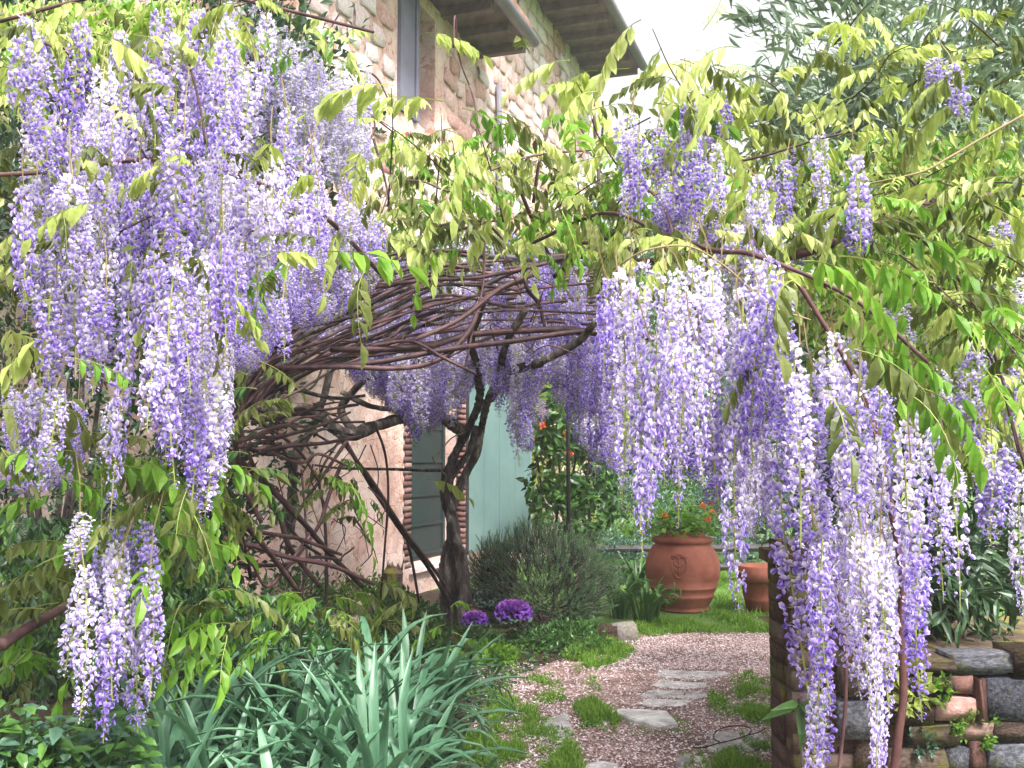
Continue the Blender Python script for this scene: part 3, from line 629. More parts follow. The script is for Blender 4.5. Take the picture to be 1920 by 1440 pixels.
def frond_mesh(seed, m, n=6, L=.27, leaf=.082, droop=.5, spread=.5, w=.40):
    r = random.Random(seed); b = MB(); pts = []
    for i in range(9):
        s = i/8; pts.append(Vector((L*(s-.22*s*s*droop), L*.05*math.sin(s*3+seed), -droop*L*s*s*.75)))
    b.tube(pts, [.0022-.0015*i/8 for i in range(9)], M['stalk'], 3, tone=.4)
    P, A, N, S, T = [], [], [], [], []
    for i in range(n):
        s = .2+.75*i/n+r.uniform(-.02, .02); k = min(7, int(s*8)); p = pts[k].lerp(pts[k+1], s*8-k); tg = (pts[k+1]-pts[k]).normalized()
        for sg in (-1, 1):
            d = Vector((0, sg*spread, 0))+tg*r.uniform(.25, .55)+Vector((r.uniform(-.12, .12), 0, -r.uniform(.45, 1.0)*(.6+droop)))
            P.append(p+tg*r.uniform(-.006, .006)); A.append(d+Vector((r.uniform(-.22, .22), r.uniform(-.2, .2), r.uniform(-.25, .25)))); N.append(Vector((r.uniform(-.6, .6)+.5, sg*.8+r.uniform(-.6, .6), .7))); S.append(leaf*r.uniform(.72, 1.25)*(1-.35*abs(s-.45))); T.append(r.uniform(-.14, .14))
    P.append(pts[-1]); A.append((pts[-1]-pts[-2]).normalized()+Vector((0, 0, -.4))); N.append(Vector((0, .6, 1))); S.append(leaf); T.append(0)
    b.inst(leaf_tpl(m, w), frames(P, A, N, np.array(S)), np.array(T)+.5); return b.mesh('leaf_frond')
FR = {}
for j, (k, mm_) in enumerate((('young', M['young']), ('bronze', M['bronze']), ('fresh', M['fresh']), ('dark', M['mid']))):
    FR[k] = [frond_mesh(j*20+i, mm_, rnd.choice((5, 6, 6, 7)), rnd.uniform(.22, .32), rnd.uniform(.066, .09), dr, sp_) for i, (dr, sp_) in enumerate(((.3, .6), (.5, .5), (.7, .45), (.9, .35), (1.2, .3), (.45, .8)))]
def add_frond(parent, p, kind, s=1.0, yaw=None, pitch=None, var=None):
    me = rnd.choice(FR[kind]) if var is None else FR[kind][var]
    return link('leaf_frond', me, parent, p, (rnd.uniform(-.4, .4), rnd.uniform(-.5, .35) if pitch is None else pitch, rnd.uniform(0, 6.28) if yaw is None else yaw), (s, s, s))

# ================================================================ WISTERIA: four plants
tree = thing('wisteria_tree', 'wisteria with the thick twisted grey brown trunk growing in front of the ground floor window', 'wisteria', ground(850, 1150))
vleft = thing('wisteria_vine', 'wisteria vine of many reddish stems sprawling from bed to arch with long racemes', 'wisteria', ground(600, 1170))
vright = thing('wisteria_vine', 'wisteria vine on a slim red stem in front of the low stone wall and pillar', 'wisteria', ground(1680, 1500))
vhouse = thing('wisteria_vine', 'wisteria vine with small pale racemes climbing the upper house wall', 'wisteria', H(-1.5, .3, 0))
def branch(parent, pts, w0, w1, m, name='branch', sides=8, rough=.12, n=6, jitter=0.0, **k):
    """pts = (px, py, D) in the photo; widths in photo pixels"""
    W = [at(*p) for p in pts]; Q = smooth_path(W, n); kk = len(Q)
    if jitter: Q = [q+Vector((noise.noise(q*3+Vector((0, 0, 7))), noise.noise(q*3+Vector((5, 0, 0))), noise.noise(q*3)))*jitter for q in Q]
    D0, D1 = pts[0][2], pts[-1][2]
    rad = [max(.0015, (w0+(w1-w0)*i/(kk-1))*(D0+(D1-D0)*i/(kk-1))/F/2) for i in range(kk)]
    b = MB(); b.tube(Q, rad, m, sides, rough=rough, **k); return link(name, b.mesh(name, True), parent)
# trunk: two strands wound round each other, with limbs
TD = 8.6
branch(tree, [(846, 1166, TD), (842, 1120, TD), (838, 1060, TD), (850, 1000, TD), (842, 950, TD), (838, 905, TD), (848, 865, TD), (868, 822, TD), (890, 778, TD), (900, 745, TD-1.0), (896, 690, TD-2.1), (884, 640, TD-2.7), (905, 570, TD-2.9)], 32, 12, M['bark'], 'trunk', 28, .36, 12, lobes=4, lobe=.15, twist=.16)
branch(tree, [(862, 1168, TD-.05), (868, 1110, TD-.08), (866, 1050, TD-.08), (852, 1005, TD-.1), (846, 960, TD-.05), (858, 925, TD-.04), (874, 888, TD), (893, 845, TD), (905, 795, TD), (914, 752, TD-.9), (936, 705, TD-2.0), (948, 650, TD-2.7), (985, 580, TD-2.9)], 28, 12, M['bark'], 'trunk', 28, .36, 12, lobes=3, lobe=.17, twist=.18)
branch(tree, [(850, 960, TD-.1), (838, 925, TD-.1), (850, 890, TD-.1), (880, 845, TD-.1), (892, 800, TD)], 13, 12, M['bark'], 'limb', 12, .3)
branch(tree, [(918, 748, TD-.9), (960, 698, TD-2.2), (1005, 683, TD-2.7), (1040, 665, TD-2.8), (1085, 640, TD-2.85), (1120, 600, TD-3.0)], 18, 13, M['bark'], 'limb', 12, .3)
branch(tree, [(868, 812, TD), (840, 790, TD-.2), (800, 778, TD-.4), (750, 785, TD-.6), (700, 800, TD-.8), (660, 815, TD-1), (630, 805, TD-1.1), (600, 780, TD-1.2), (560, 765, TD-1.3), (480, 770, TD-1.5)], 24, 22, M['bark'], 'limb', 12, .35)
branch(tree, [(668, 815, TD-1), (640, 770, TD-1), (665, 730, TD-1.1), (700, 700, TD-1.2), (735, 672, TD-1.3), (790, 640, TD-1.5)], 18, 9, M['bark'], 'limb', 10, .3)
branch(tree, [(640, 735, TD-1), (690, 760, TD-.9), (740, 770, TD-.7), (800, 790, TD-.4)], 10, 12, M['bark'], 'limb', 10, .3)
branch(tree, [(540, 1010, TD-1.4), (548, 940, TD-1.4), (552, 860, TD-1.4), (575, 820, TD-1.3), (600, 770, TD-1.3), (620, 690, TD-1.4)], 20, 13, M['bark'], 'limb', 10, .3)
branch(tree, [(868, 870, TD), (840, 880, TD), (800, 882, TD-.1), (740, 880, TD-.2), (640, 878, TD-.4), (590, 872, TD-.5)], 8, 4, M['bark'], 'limb', 8, .2)
branch(tree, [(868, 812, TD-.1), (846, 822, TD-.2), (822, 850, TD-.25), (812, 860, TD-.3), (836, 892, TD-.2)], 3, 2, M['twig'], 'twig', 5, 0)
# tangle of stems rising from the bed
TG = [([(640, 815, 7.4), (690, 900, 7.5), (745, 985, 7.7), (800, 1060, 8), (842, 1130, 8.4)], 9, 7), ([(632, 815, 7.4), (700, 905, 7.5), (755, 990, 7.7), (812, 1065, 8), (848, 1120, 8.3)], 7, 6),
      ([(700, 790, 7), (722, 850, 7), (728, 930, 7.1), (722, 1020, 7.2), (714, 1120, 7.4)], 5, 4), ([(430, 850, 6), (480, 890, 6.1), (560, 970, 6.3), (620, 1040, 6.6), (680, 1100, 7)], 13, 9),
      ([(440, 860, 6), (475, 925, 6), (520, 960, 6.1), (545, 1030, 6.3), (600, 1100, 6.6)], 12, 9), ([(450, 800, 6), (470, 860, 6), (505, 935, 6.2), (560, 1010, 6.4), (600, 1040, 6.7)], 8, 6),
      ([(420, 1010, 5.8), (480, 1025, 5.9), (540, 1045, 6), (620, 1060, 6.3), (700, 1095, 6.8)], 11, 7), ([(440, 985, 5.8), (500, 1000, 6), (560, 1010, 6.2), (640, 1040, 6.5)], 9, 6),
      ([(640, 870, 7), (618, 925, 6.9), (598, 985, 6.8), (560, 1040, 6.5), (520, 1085, 6.2)], 8, 7), ([(612, 1160, 6.9), (612, 1050, 7), (608, 960, 7.1), (600, 890, 7.2), (640, 820, 7.4)], 7, 5),
      ([(450, 1055, 5.8), (520, 1060, 6), (590, 1045, 6.4), (640, 1050, 6.6)], 8, 5), ([(565, 1120, 6.5), (575, 1040, 6.6), (572, 960, 6.8), (565, 880, 6.9)], 5, 4),
      ([(430, 740, 5.5), (440, 820, 5.7), (455, 900, 5.9), (490, 980, 6)], 12, 9), ([(420, 760, 5.4), (500, 800, 6), (560, 845, 6.5), (600, 905, 6.7)], 8, 5),
      ([(655, 820, 7.4), (600, 900, 7.2), (560, 960, 7), (535, 1030, 6.8)], 7, 6), ([(760, 1000, 7.9), (772, 1050, 7.9), (786, 1130, 8)], 6, 5), ([(345, 870, 4.9), (420, 940, 5.2), (500, 1030, 5.8), (560, 1110, 6.2)], 12, 10),
      ([(300, 790, 4.6), (380, 860, 4.9), (440, 960, 5.4), (470, 1080, 5.8)], 9, 8), ([(470, 1050, 5.8), (500, 1100, 5.9), (540, 1060, 6.1), (580, 1000, 6.3)], 6, 5), ([(0, 1210, 3.4), (40, 1185, 3.5), (100, 1150, 3.7), (200, 1100, 4)], 24, 12)]
for P, a, c in TG: branch(vleft, P, a, c, M['vine'], 'stem', 8, .15)
for k in range(22):
    x = rnd.uniform(440, 700); y = rnd.uniform(820, 1040); D = 6.4+(x-440)/260
    branch(vleft, [(x, y, D), (x+rnd.uniform(-40, 40), y+rnd.uniform(20, 60), D), (x+rnd.uniform(-70, 70), y+rnd.uniform(50, 150), D+.1)], rnd.uniform(2, 4.5), 1.5, M['vine'], 'twig', 5, 0, 4)
# the sheaf of stems over the arch, spreading from lower left to the upper right
UP = [(425, 720), (480, 610), (600, 510), (760, 445), (950, 440), (1170, 432)]; LO = [(440, 800), (560, 725), (720, 690), (870, 655), (1010, 632), (1190, 625)]
for k in range(38):
    f0, f1 = rnd.random(), rnd.random(); f1 = f0*.35+f1*.65; D0 = rnd.uniform(4.7, 5.8); P = []
    stop = rnd.choice((6, 6, 5, 4))
    for i in range(stop):
        f = f0+(f1-f0)*i/5+rnd.uniform(-.08, .08); P.append((UP[i][0]*(1-f)+LO[i][0]*f+rnd.uniform(-15, 15), UP[i][1]*(1-f)+LO[i][1]*f+rnd.uniform(-16, 16), D0+i*.32+rnd.uniform(-.1, .1)))
    branch(vleft, P, rnd.uniform(4, 11), rnd.uniform(3, 7), M['vine'] if rnd.random() < .7 else M['bark'], 'stem', 7, .12, 6, .02)
ST = [([(620, 655, 5.4), (700, 655, 5.5), (800, 650, 5.6), (880, 628, 5.7), (990, 620, 5.8), (1070, 618, 5.9), (1160, 630, 6), (1300, 634, 6.1)], 12, 13),
      ([(560, 690, 5.3), (700, 680, 5.4), (840, 655, 5.5), (960, 640, 5.7), (1090, 622, 5.8), (1180, 632, 5.9)], 11, 10), ([(520, 690, 5.2), (640, 688, 5.3), (760, 690, 5.4), (830, 670, 5.5), (880, 620, 5.6), (910, 560, 5.7), (985, 520, 5.9)], 9, 10),
      ([(900, 540, 5.9), (960, 510, 6), (1030, 490, 6), (1100, 480, 6), (1165, 490, 6)], 10, 13), ([(1040, 520, 5.9), (1080, 480, 5.8), (1120, 460, 5.8), (1180, 455, 5.8), (1260, 470, 5.8)], 12, 8),
      ([(560, 600, 5.3), (680, 545, 5.5), (800, 525, 5.7), (900, 520, 5.8), (1040, 490, 6)], 9, 7), ([(780, 650, 5.6), (830, 670, 5.5), (890, 700, 5.5), (870, 690, 5.6)], 7, 5), ([(770, 640, 5.5), (860, 600, 5.6), (940, 540, 5.7), (1000, 515, 5.8)], 9, 8),
      ([(905, 400, 5.8), (908, 470, 5.8), (905, 540, 5.8), (890, 600, 5.7), (872, 690, 5.6)], 6, 4), ([(985, 520, 5.9), (990, 545, 5.9), (1010, 570, 6), (1022, 615, 6)], 9, 6), ([(690, 650, 5.5), (770, 640, 5.5), (830, 670, 5.4), (870, 690, 5.4)], 8, 5),
      ([(850, 590, 5.6), (960, 582, 5.7), (1060, 585, 5.8), (1150, 592, 5.9)], 5, 4), ([(700, 520, 5.6), (780, 460, 5.7), (900, 420, 5.8), (960, 410, 5.9)], 7, 5), ([(1030, 480, 5.8), (1010, 440, 5.6), (975, 355, 5.4), (965, 320, 5.4)], 9, 7), ([(1000, 380, 5.5), (1010, 310, 5.4), (1025, 250, 5.4), (1030, 200, 5.4)], 7, 5),
      ([(1122, 360, 5.3), (1122, 300, 5.3), (1115, 240, 5.3), (1114, 170, 5.3)], 7, 4), ([(1122, 300, 5.3), (1130, 240, 5.3), (1130, 190, 5.3)], 5, 4), ([(1120, 300, 5.3), (1095, 250, 5.3), (1062, 205, 5.3)], 5, 4), ([(895, 300, 5.5), (895, 240, 5.5), (890, 190, 5.5), (880, 160, 5.5)], 6, 4),
      ([(715, 400, 5), (740, 345, 5), (790, 340, 5), (850, 358, 5), (920, 320, 5), (1000, 292, 5.1), (1120, 280, 5.3)], 3, 5), ([(1165, 400, 5.4), (1150, 440, 5.5), (1100, 455, 5.6), (1060, 450, 5.7)], 9, 7), ([(1130, 260, 5.3), (1180, 240, 5.2), (1220, 220, 5.1)], 5, 3),
      ([(850, 90, 5.3), (853, 30, 5.3), (862, 110, 5.4), (880, 160, 5.5)], 4, 3), ([(790, 430, 5.7), (900, 415, 5.8), (960, 470, 5.9), (1000, 510, 6)], 6, 5)]
for P, a, c in ST: branch(vleft, P, a, c, M['vine'], 'stem', 8, .12)
for k in range(34):     # dark knot of old stems where the sheaf leaves the bed
    x = rnd.uniform(420, 520); y = rnd.uniform(640, 860); D = rnd.uniform(5.2, 6.6); L = rnd.uniform(90, 230); a = rnd.uniform(-.9, .15)
    P = [(x+L*t*math.cos(a)+rnd.uniform(-12, 12), y+L*t*math.sin(a)+rnd.uniform(-14, 14)+30*t*t, D+t*.5) for t in (0, .33, .66, 1)]
    branch(vleft, P, rnd.uniform(4, 12), rnd.uniform(3, 7), M['bark'] if rnd.random() < .6 else M['vine'], 'stem', 7, .2, 5, .03)
for k in range(26):     # thin crossing twigs
    x = rnd.uniform(480, 1080); y = rnd.uniform(460, 680); D = rnd.uniform(5.3, 6)
    branch(vleft, [(x, y, D), (x+rnd.uniform(-60, 60), y+rnd.uniform(-60, 40), D), (x+rnd.uniform(-100, 100), y+rnd.uniform(-90, 90), D+.2)], rnd.uniform(2, 5), 1.6, M['vine'], 'twig', 5, 0, 4)
for P, a, c in ([([(60, 70, 3.1), (110, 95, 3.1), (160, 145, 3.1), (230, 225, 3.1), (280, 305, 3.1)], 7, 4), ([(355, 120, 3), (375, 200, 3), (385, 270, 3)], 5, 4), ([(215, 440, 3), (270, 412, 3), (310, 395, 3)], 4, 3), ([(450, 250, 3.4), (520, 300, 3.5), (600, 350, 3.6)], 4, 3),
                     ([(450, 440, 4), (500, 430, 4), (560, 460, 4), (590, 500, 4)], 5, 4), ([(0, 40, 3.4), (150, 0, 3.4), (300, -30, 3.4), (500, 10, 3.6), (700, 60, 4.2)], 8, 6), ([(-40, 330, 3.1), (120, 320, 3.1), (260, 300, 3.1), (420, 320, 3.4), (600, 400, 4.2), (720, 520, 5)], 9, 9)]):
    branch(vleft, P, a, c, M['vine'], 'stem', 7, .1)
# right-hand plant: two slim stems in front of the wall, shoots arching through the leaves
RS = [([(1674, 1470, 3.0), (1684, 1380, 3.0), (1694, 1300, 3), (1690, 1180, 3), (1692, 1080, 3), (1676, 980, 3), (1660, 900, 3), (1640, 800, 3), (1600, 700, 3), (1540, 600, 3.1), (1470, 500, 3.2), (1380, 440, 3.6)], 17, 8, 'rust'),
      ([(1570, 1470, 3.1), (1580, 1380, 3.1), (1586, 1300, 3.1), (1584, 1180, 3.1), (1560, 1060, 3.1), (1530, 900, 3.1), (1500, 700, 3.2), (1440, 540, 3.4)], 7, 6, 'vine'),
      ([(1640, 400, 3.6), (1700, 430, 3.6), (1780, 500, 3.6), (1850, 620, 3.7), (1900, 800, 3.8), (1930, 900, 3.8)], 6, 6, 'vine'), ([(1920, 215, 3.2), (1840, 260, 3.2), (1780, 295, 3.2), (1720, 325, 3.2), (1600, 350, 3.3)], 5, 4, 'twig'),
      ([(1375, 305, 3.6), (1440, 290, 3.6), (1520, 265, 3.6), (1580, 250, 3.6)], 6, 4, 'vine'), ([(1620, 395, 3.4), (1680, 415, 3.4), (1740, 450, 3.4), (1800, 470, 3.5)], 5, 4, 'vine'), ([(1150, 505, 2.9), (1210, 470, 2.8), (1290, 462, 2.8), (1360, 500, 2.8), (1440, 570, 2.8), (1520, 600, 2.8)], 4, 3, 'twig'),
      ([(1160, 490, 6), (1220, 490, 5.2), (1300, 480, 4.4), (1400, 470, 3.7), (1480, 480, 3.4), (1600, 440, 3.4), (1750, 380, 3.6), (1950, 360, 3.8)], 13, 14, 'vine'), ([(1330, 700, 3.2), (1300, 560, 3.2), (1270, 470, 3.4), (1240, 380, 3.8), (1180, 330, 4.4)], 4, 6, 'vine'),
      ([(1700, 330, 3.5), (1760, 400, 3.5), (1800, 560, 3.6), (1870, 700, 3.7), (1910, 850, 3.7)], 5, 4, 'vine'), ([(1000, 455, 5), (1130, 400, 4.4), (1250, 440, 3.6), (1340, 470, 3.1), (1420, 480, 2.9), (1600, 560, 2.8), (1740, 680, 2.8)], 7, 8, 'vine')]
for P, a, c, k in RS: branch(vright, P, a, c, M[k], 'stem', 8, .08)
# house vine
for P in ([(620, 340), (560, 260), (540, 180), (560, 60), (600, -40)], [(640, 330), (700, 250), (690, 200), (655, 140)], [(700, 260), (720, 330), (740, 420)], [(660, 200), (700, 220), (740, 250)], [(480, 200), (540, 120), (600, 80), (640, 20)], [(560, 110), (640, 130), (700, 140), (730, 190)]):
    branch(vhouse, [(x, y, 8.8) for x, y in P], 6, 3, M['vine'], 'stem', 6, .1)

# ---- racemes placed one by one: (x, top, bottom, width)
LEFT = [(45, 30, 215, 55), (100, 110, 330, 70), (118, 250, 420, 66), (190, 125, 300, 60), (205, 210, 420, 62), (130, 330, 500, 78), (285, 120, 270, 46), (332, 60, 330, 74), (345, 250, 470, 82), (410, 70, 330, 66), (428, 250, 420, 70), (410, 110, 250, 60),
        (70, 330, 590, 66), (45, 350, 560, 50), (140, 350, 520, 76), (200, 340, 560, 70), (262, 300, 520, 70), (310, 320, 520, 70), (385, 300, 500, 76), (455, 320, 560, 60), (510, 290, 470, 60), (560, 320, 480, 50), (600, 350, 480, 44), (490, 380, 540, 56),
        (104, 540, 700, 52), (112, 610, 735, 50), (82, 700, 920, 62), (100, 730, 870, 56), (62, 730, 860, 50), (160, 490, 730, 58), (148, 520, 700, 52), (230, 470, 955, 42), (236, 480, 700, 48), (300, 470, 850, 62), (335, 500, 890, 60), (318, 600, 830, 56),
        (352, 440, 720, 64), (392, 470, 740, 62), (382, 640, 965, 74), (398, 700, 950, 58), (355, 690, 930, 52), (290, 610, 800, 50), (530, 560, 672, 34), (445, 470, 620, 48), (420, 440, 640, 50), (270, 480, 640, 50), (200, 540, 640, 52),
        (150, 960, 1060, 46), (158, 1060, 1335, 60), (142, 1100, 1260, 44), (190, 985, 1150, 44), (205, 1010, 1250, 46), (225, 1020, 1240, 60), (196, 1170, 1380, 48), (240, 960, 1130, 44), (270, 970, 1200, 50), (268, 1120, 1362, 62), (282, 1060, 1300, 44), (215, 1100, 1300, 50)]
for x, a, c, w in LEFT:
    D = rnd.uniform(2.75, 3.1) if c < 1000 else rnd.uniform(3.0, 3.25)
    hang(vleft, x, a, c, w*.86, D)
LEFT += [(75, 60, 250, 60), (150, 40, 260, 60), (235, 60, 300, 60), (300, 20, 200, 60), (372, 20, 260, 64), (430, 30, 240, 56), (270, 180, 400, 60), (480, 120, 330, 50), (540, 200, 400, 48), (160, 200, 400, 64), (60, 200, 420, 60), (590, 260, 420, 44), (500, 30, 190, 44)]
for x, a, c, w in LEFT[-13:]: hang(vleft, x, a, c, w*.86, rnd.uniform(2.9, 3.5))
RIGHT = [(1158, 500, 925, 52), (1180, 520, 1010, 50), (1140, 520, 700, 40), (1212, 490, 800, 56), (1222, 640, 965, 54), (1250, 500, 760, 50), (1262, 600, 880, 50), (1290, 490, 960, 50), (1278, 500, 720, 48), (1335, 470, 700, 50), (1345, 560, 940, 62), (1330, 500, 760, 50),
         (1378, 540, 880, 60), (1372, 760, 1120, 68), (1392, 600, 900, 56), (1415, 480, 720, 60), (1425, 560, 860, 56), (1440, 480, 690, 52), (1200, 760, 985, 44), (1240, 700, 900, 48), (1310, 640, 900, 46),
         (1470, 560, 880, 66), (1475, 780, 1320, 66), (1500, 640, 1000, 60), (1530, 700, 1100, 74), (1528, 880, 1210, 66), (1545, 1010, 1300, 60), (1532, 1150, 1470, 54), (1528, 1260, 1500, 46), (1572, 690, 960, 64), (1590, 820, 1150, 70), (1612, 700, 980, 66), (1600, 960, 1290, 72), (1625, 1000, 1310, 66), (1645, 820, 1180, 70),
         (1650, 1010, 1250, 66), (1668, 1030, 1330, 56), (1635, 1180, 1440, 34), (1652, 1310, 1480, 40), (1690, 780, 1080, 66), (1708, 860, 1190, 62), (1730, 980, 1325, 52), (1748, 800, 1000, 50), (1660, 720, 960, 56), (1565, 620, 820, 56), (1720, 720, 900, 44),
         (1290, 195, 405, 66), (1182, 215, 330, 56), (1232, 240, 350, 46), (1345, 270, 400, 48), (1300, 300, 410, 56), (1420, 330, 520, 60), (1445, 420, 600, 56), (1400, 440, 600, 50), (1605, 290, 470, 60), (1600, 400, 480, 62), (1540, 250, 380, 46), (1470, 300, 420, 44), (1180, 300, 410, 44), (1200, 260, 400, 50)]
for x, a, c, w in RIGHT:
    hang(vright, x, a, c, w*.80, rnd.uniform(2.55, 2.9) if a > 450 else rnd.uniform(2.9, 3.4))
hang(vright, 1785, 850, 1125, 44, 2.7, sparse=True); hang(vright, 1770, 930, 1120, 40, 2.7, sparse=True)
for x, a, c, w in ((1860, 830, 1010, 56), (1850, 870, 990, 46), (1905, 880, 1150, 40), (1880, 840, 960, 44), (1820, 640, 860, 50), (1790, 120, 220, 40), (1755, 110, 170, 34), (1885, 415, 480, 46), (1915, 520, 600, 36), (1690, 560, 660, 50), (1810, 740, 860, 44), (1350, 150, 260, 40), (1385, 420, 560, 44)):
    hang(vright, x, a, c, w, 3.4)
def fill(parent, P, n, D, wr, lr, pool=None, gap=0, **k):
    for x, y in polypts(P, n, gap):
        d = rnd.uniform(*D); L = rnd.uniform(*lr); y1 = y+L
        while y1 > y+40 and not inpoly(x, y1, P): y1 -= 12
        if y1-y < 45: continue
        w = rnd.uniform(*wr); p = at(x, y, d); add_raceme(parent, p, p.z-at(x, y1, d).z, w*d/F, pool, **k); STALKS.append((parent, p, d))
fill(vleft, [(30, 340), (90, 130), (210, 130), (270, 40), (440, 80), (480, 270), (620, 300), (680, 420), (600, 540), (430, 620), (425, 900), (340, 860), (280, 620), (200, 700), (60, 600)], 62, (3.3, 4.3), (34, 50), (140, 300), gap=14)
fill(vleft, [(430, 300), (640, 310), (740, 460), (700, 560), (560, 640), (440, 720), (430, 500)], 60, (4.6, 5.2), (32, 44), (90, 190), gap=12)
fill(vleft, [(0, 700), (70, 700), (180, 740), (260, 740), (200, 900), (60, 940), (0, 930)], 22, (4.6, 5.4), (28, 40), (80, 160))
# racemes hanging under the arch, further in
fill(tree, [(620, 470), (760, 420), (1160, 440), (1170, 900), (1100, 860), (1030, 720), (985, 860), (955, 740), (900, 720), (850, 770), (800, 830), (700, 750), (560, 640)], 270, (6.2, 8.8), (28, 40), (90, 200), gap=9)
for x, a, c, w in ((750, 660, 770, 42), (795, 650, 800, 46), (785, 700, 830, 40), (840, 650, 790, 44), (725, 650, 740, 40), (815, 640, 760, 40), (975, 640, 860, 38), (990, 660, 820, 34), (965, 620, 790, 36), (1090, 560, 800, 42), (1105, 640, 890, 40), (1075, 560, 720, 38), (940, 600, 770, 36), (1130, 600, 860, 42), (1000, 600, 760, 32), (920, 610, 730, 36), (870, 650, 760, 38)):
    hang(tree, x, a, c, w, rnd.uniform(5.9, 6.6))
fill(vright, [(1130, 480), (1450, 480), (1450, 1000), (1400, 1020), (1240, 860), (1140, 860)], 40, (3.3, 4.3), (32, 44), (140, 280), gap=12)
fill(vright, [(1450, 560), (1760, 700), (1800, 880), (1740, 1180), (1480, 1180)], 22, (3.1, 3.6), (36, 48), (150, 300), gap=14)
fill(vright, [(1150, 200), (1330, 200), (1480, 270), (1640, 280), (1640, 470), (1440, 560), (1170, 430)], 26, (3.6, 4.6), (30, 42), (90, 190), gap=14)
fill(vright, [(1620, 540), (1920, 480), (1920, 900), (1760, 900), (1620, 700)], 26, (3.9, 4.6), (30, 44), (90, 170))
fill(vhouse, [(400, 0), (520, 0), (600, 110), (690, 130), (700, 330), (640, 360), (440, 300), (440, 100)], 190, (7.2, 8.4), (24, 34), (60, 150), pool=RACP, gap=8)
fill(vhouse, [(260, 0), (450, 0), (450, 110), (300, 110)], 24, (6, 7), (26, 34), (60, 110), pool=RACP)

# ---- fronds
def fronds(parent, P, n, D, kinds, s=(.85, 1.15), gap=0, **k):
    out = []
    for x, y in polypts(P, n, gap):
        d = rnd.uniform(*D); out.append(add_frond(parent, at(x, y, d), rnd.choice(kinds), rnd.uniform(*s), **k))
    return out
Y, B_, G_, K_ = 'young', 'bronze', 'fresh', 'dark'
TOPC = [(620, 290), (700, 240), (770, 110), (870, 120), (1000, 90), (1180, 130), (1300, 60), (1480, 200), (1500, 420), (1300, 470), (1150, 430), (960, 470), (700, 470), (600, 400)]
def shoot(parent, x, y, D, L, a, kinds, n=7, s=(.9, 1.2), w=4):
    """a young shoot with compound leaves leaving it one after the other"""
    P = [(x+L*t*math.cos(a)+rnd.uniform(-6, 6), y-L*t*math.sin(a)+40*t*t*(1 if abs(math.cos(a)) > .5 else 0)+rnd.uniform(-5, 5), D-.25*t) for t in (0, .33, .66, 1)]
    branch(parent, P, w, 1.5, M['vine'], 'twig', 5, .1, 4)
    Q = smooth_path([at(*p) for p in P], 4)
    for i in range(n):
        f = .15+.85*i/(n-1)*(len(Q)-1); q = Q[min(len(Q)-1, int(f))]
        add_frond(parent, q, rnd.choice(kinds), rnd.uniform(*s)*(1-.35*i/n), i*2.4+rnd.uniform(-.4, .4), rnd.uniform(-.5, .2))
for x, y in polypts([(660, 420), (760, 300), (900, 300), (1180, 290), (1300, 260), (1460, 330), (1400, 440), (900, 450)], 17, 40): shoot(tree, x, y, rnd.uniform(4.2, 5.8), rnd.uniform(110, 230), rnd.uniform(.7, 2.4), (Y, Y, B_, G_), 8)
for x, y in polypts([(1480, 330), (1900, 330), (1900, 760), (1700, 740), (1500, 560)], 16, 40): shoot(vright, x, y, rnd.uniform(3.1, 4.2), rnd.uniform(120, 240), rnd.uniform(-.8, .9), (Y, B_, G_), 8, (.75, 1.0))
for x, y in ((1320, 250), (1400, 230), (1480, 200), (1600, 190), (1700, 160), (1820, 200), (1560, 90), (1880, 90)): shoot(vright, x, y, rnd.uniform(3.2, 4), rnd.uniform(120, 220), rnd.uniform(.2, 2.6), (Y, Y, B_), 7, (.7, .95))
for x, y in ((140, 110), (380, 50), (30, 560)): shoot(vleft, x, y, rnd.uniform(2.8, 3.4), rnd.uniform(110, 200), rnd.uniform(.3, 2.8), (Y, Y, B_), 6, (.6, .8))
fronds(tree, TOPC, 60, (3.9, 5.8), (Y, Y, Y, B_, G_), (.95, 1.3), gap=22)
fronds(tree, [(640, 380), (1160, 380), (1160, 470), (640, 480)], 60, (5.2, 6.6), (B_, Y, B_, G_), (.8, 1.1))
fronds(vright, [(1440, 260), (1920, 230), (1920, 860), (1820, 900), (1600, 760), (1470, 600)], 100, (3.2, 4.6), (Y, B_, G_, Y, B_), (.75, 1.05), gap=14)
fronds(vright, [(1190, 30), (1920, 0), (1920, 250), (1450, 270), (1330, 180)], 26, (3.0, 4.4), (Y, B_, Y), (.75, 1.0), gap=20)
fronds(vright, [(1140, 400), (1500, 400), (1500, 540), (1140, 470)], 34, (2.9, 3.6), (Y, B_, Y), (.6, .85))
fronds(vleft, [(0, 0), (330, -10), (440, 30), (420, 90), (260, 90), (110, 120), (0, 210)], 30, (3.2, 4.2), (Y, G_, B_, Y), (.7, 1.0), gap=16)
fronds(vleft, [(0, 240), (110, 260), (70, 330), (30, 620), (120, 700), (0, 860)], 42, (3, 3.8), (Y, B_, B_), (.7, .95), gap=16)
fronds(vleft, [(100, 120), (460, 120), (640, 330), (600, 480), (420, 600), (120, 560)], 36, (2.7, 3.1), (Y, B_, B_, Y), (.5, .8), gap=24)
fronds(vleft, [(40, 830), (200, 820), (440, 850), (440, 960), (330, 980), (120, 960)], 42, (3.0, 3.8), (G_, B_, G_), (.75, 1.0), gap=14)
fronds(vleft, [(0, 980), (300, 960), (430, 1010), (440, 1080), (560, 1110), (680, 1130), (640, 1190), (420, 1220), (60, 1280), (0, 1250)], 96, (3.5, 5.0), (B_, B_, G_), (.85, 1.1), gap=14)
fronds(vleft, [(420, 640), (470, 620), (520, 780), (470, 980), (420, 980)], 16, (3.6, 4.6), (B_, K_), (.7, .9))
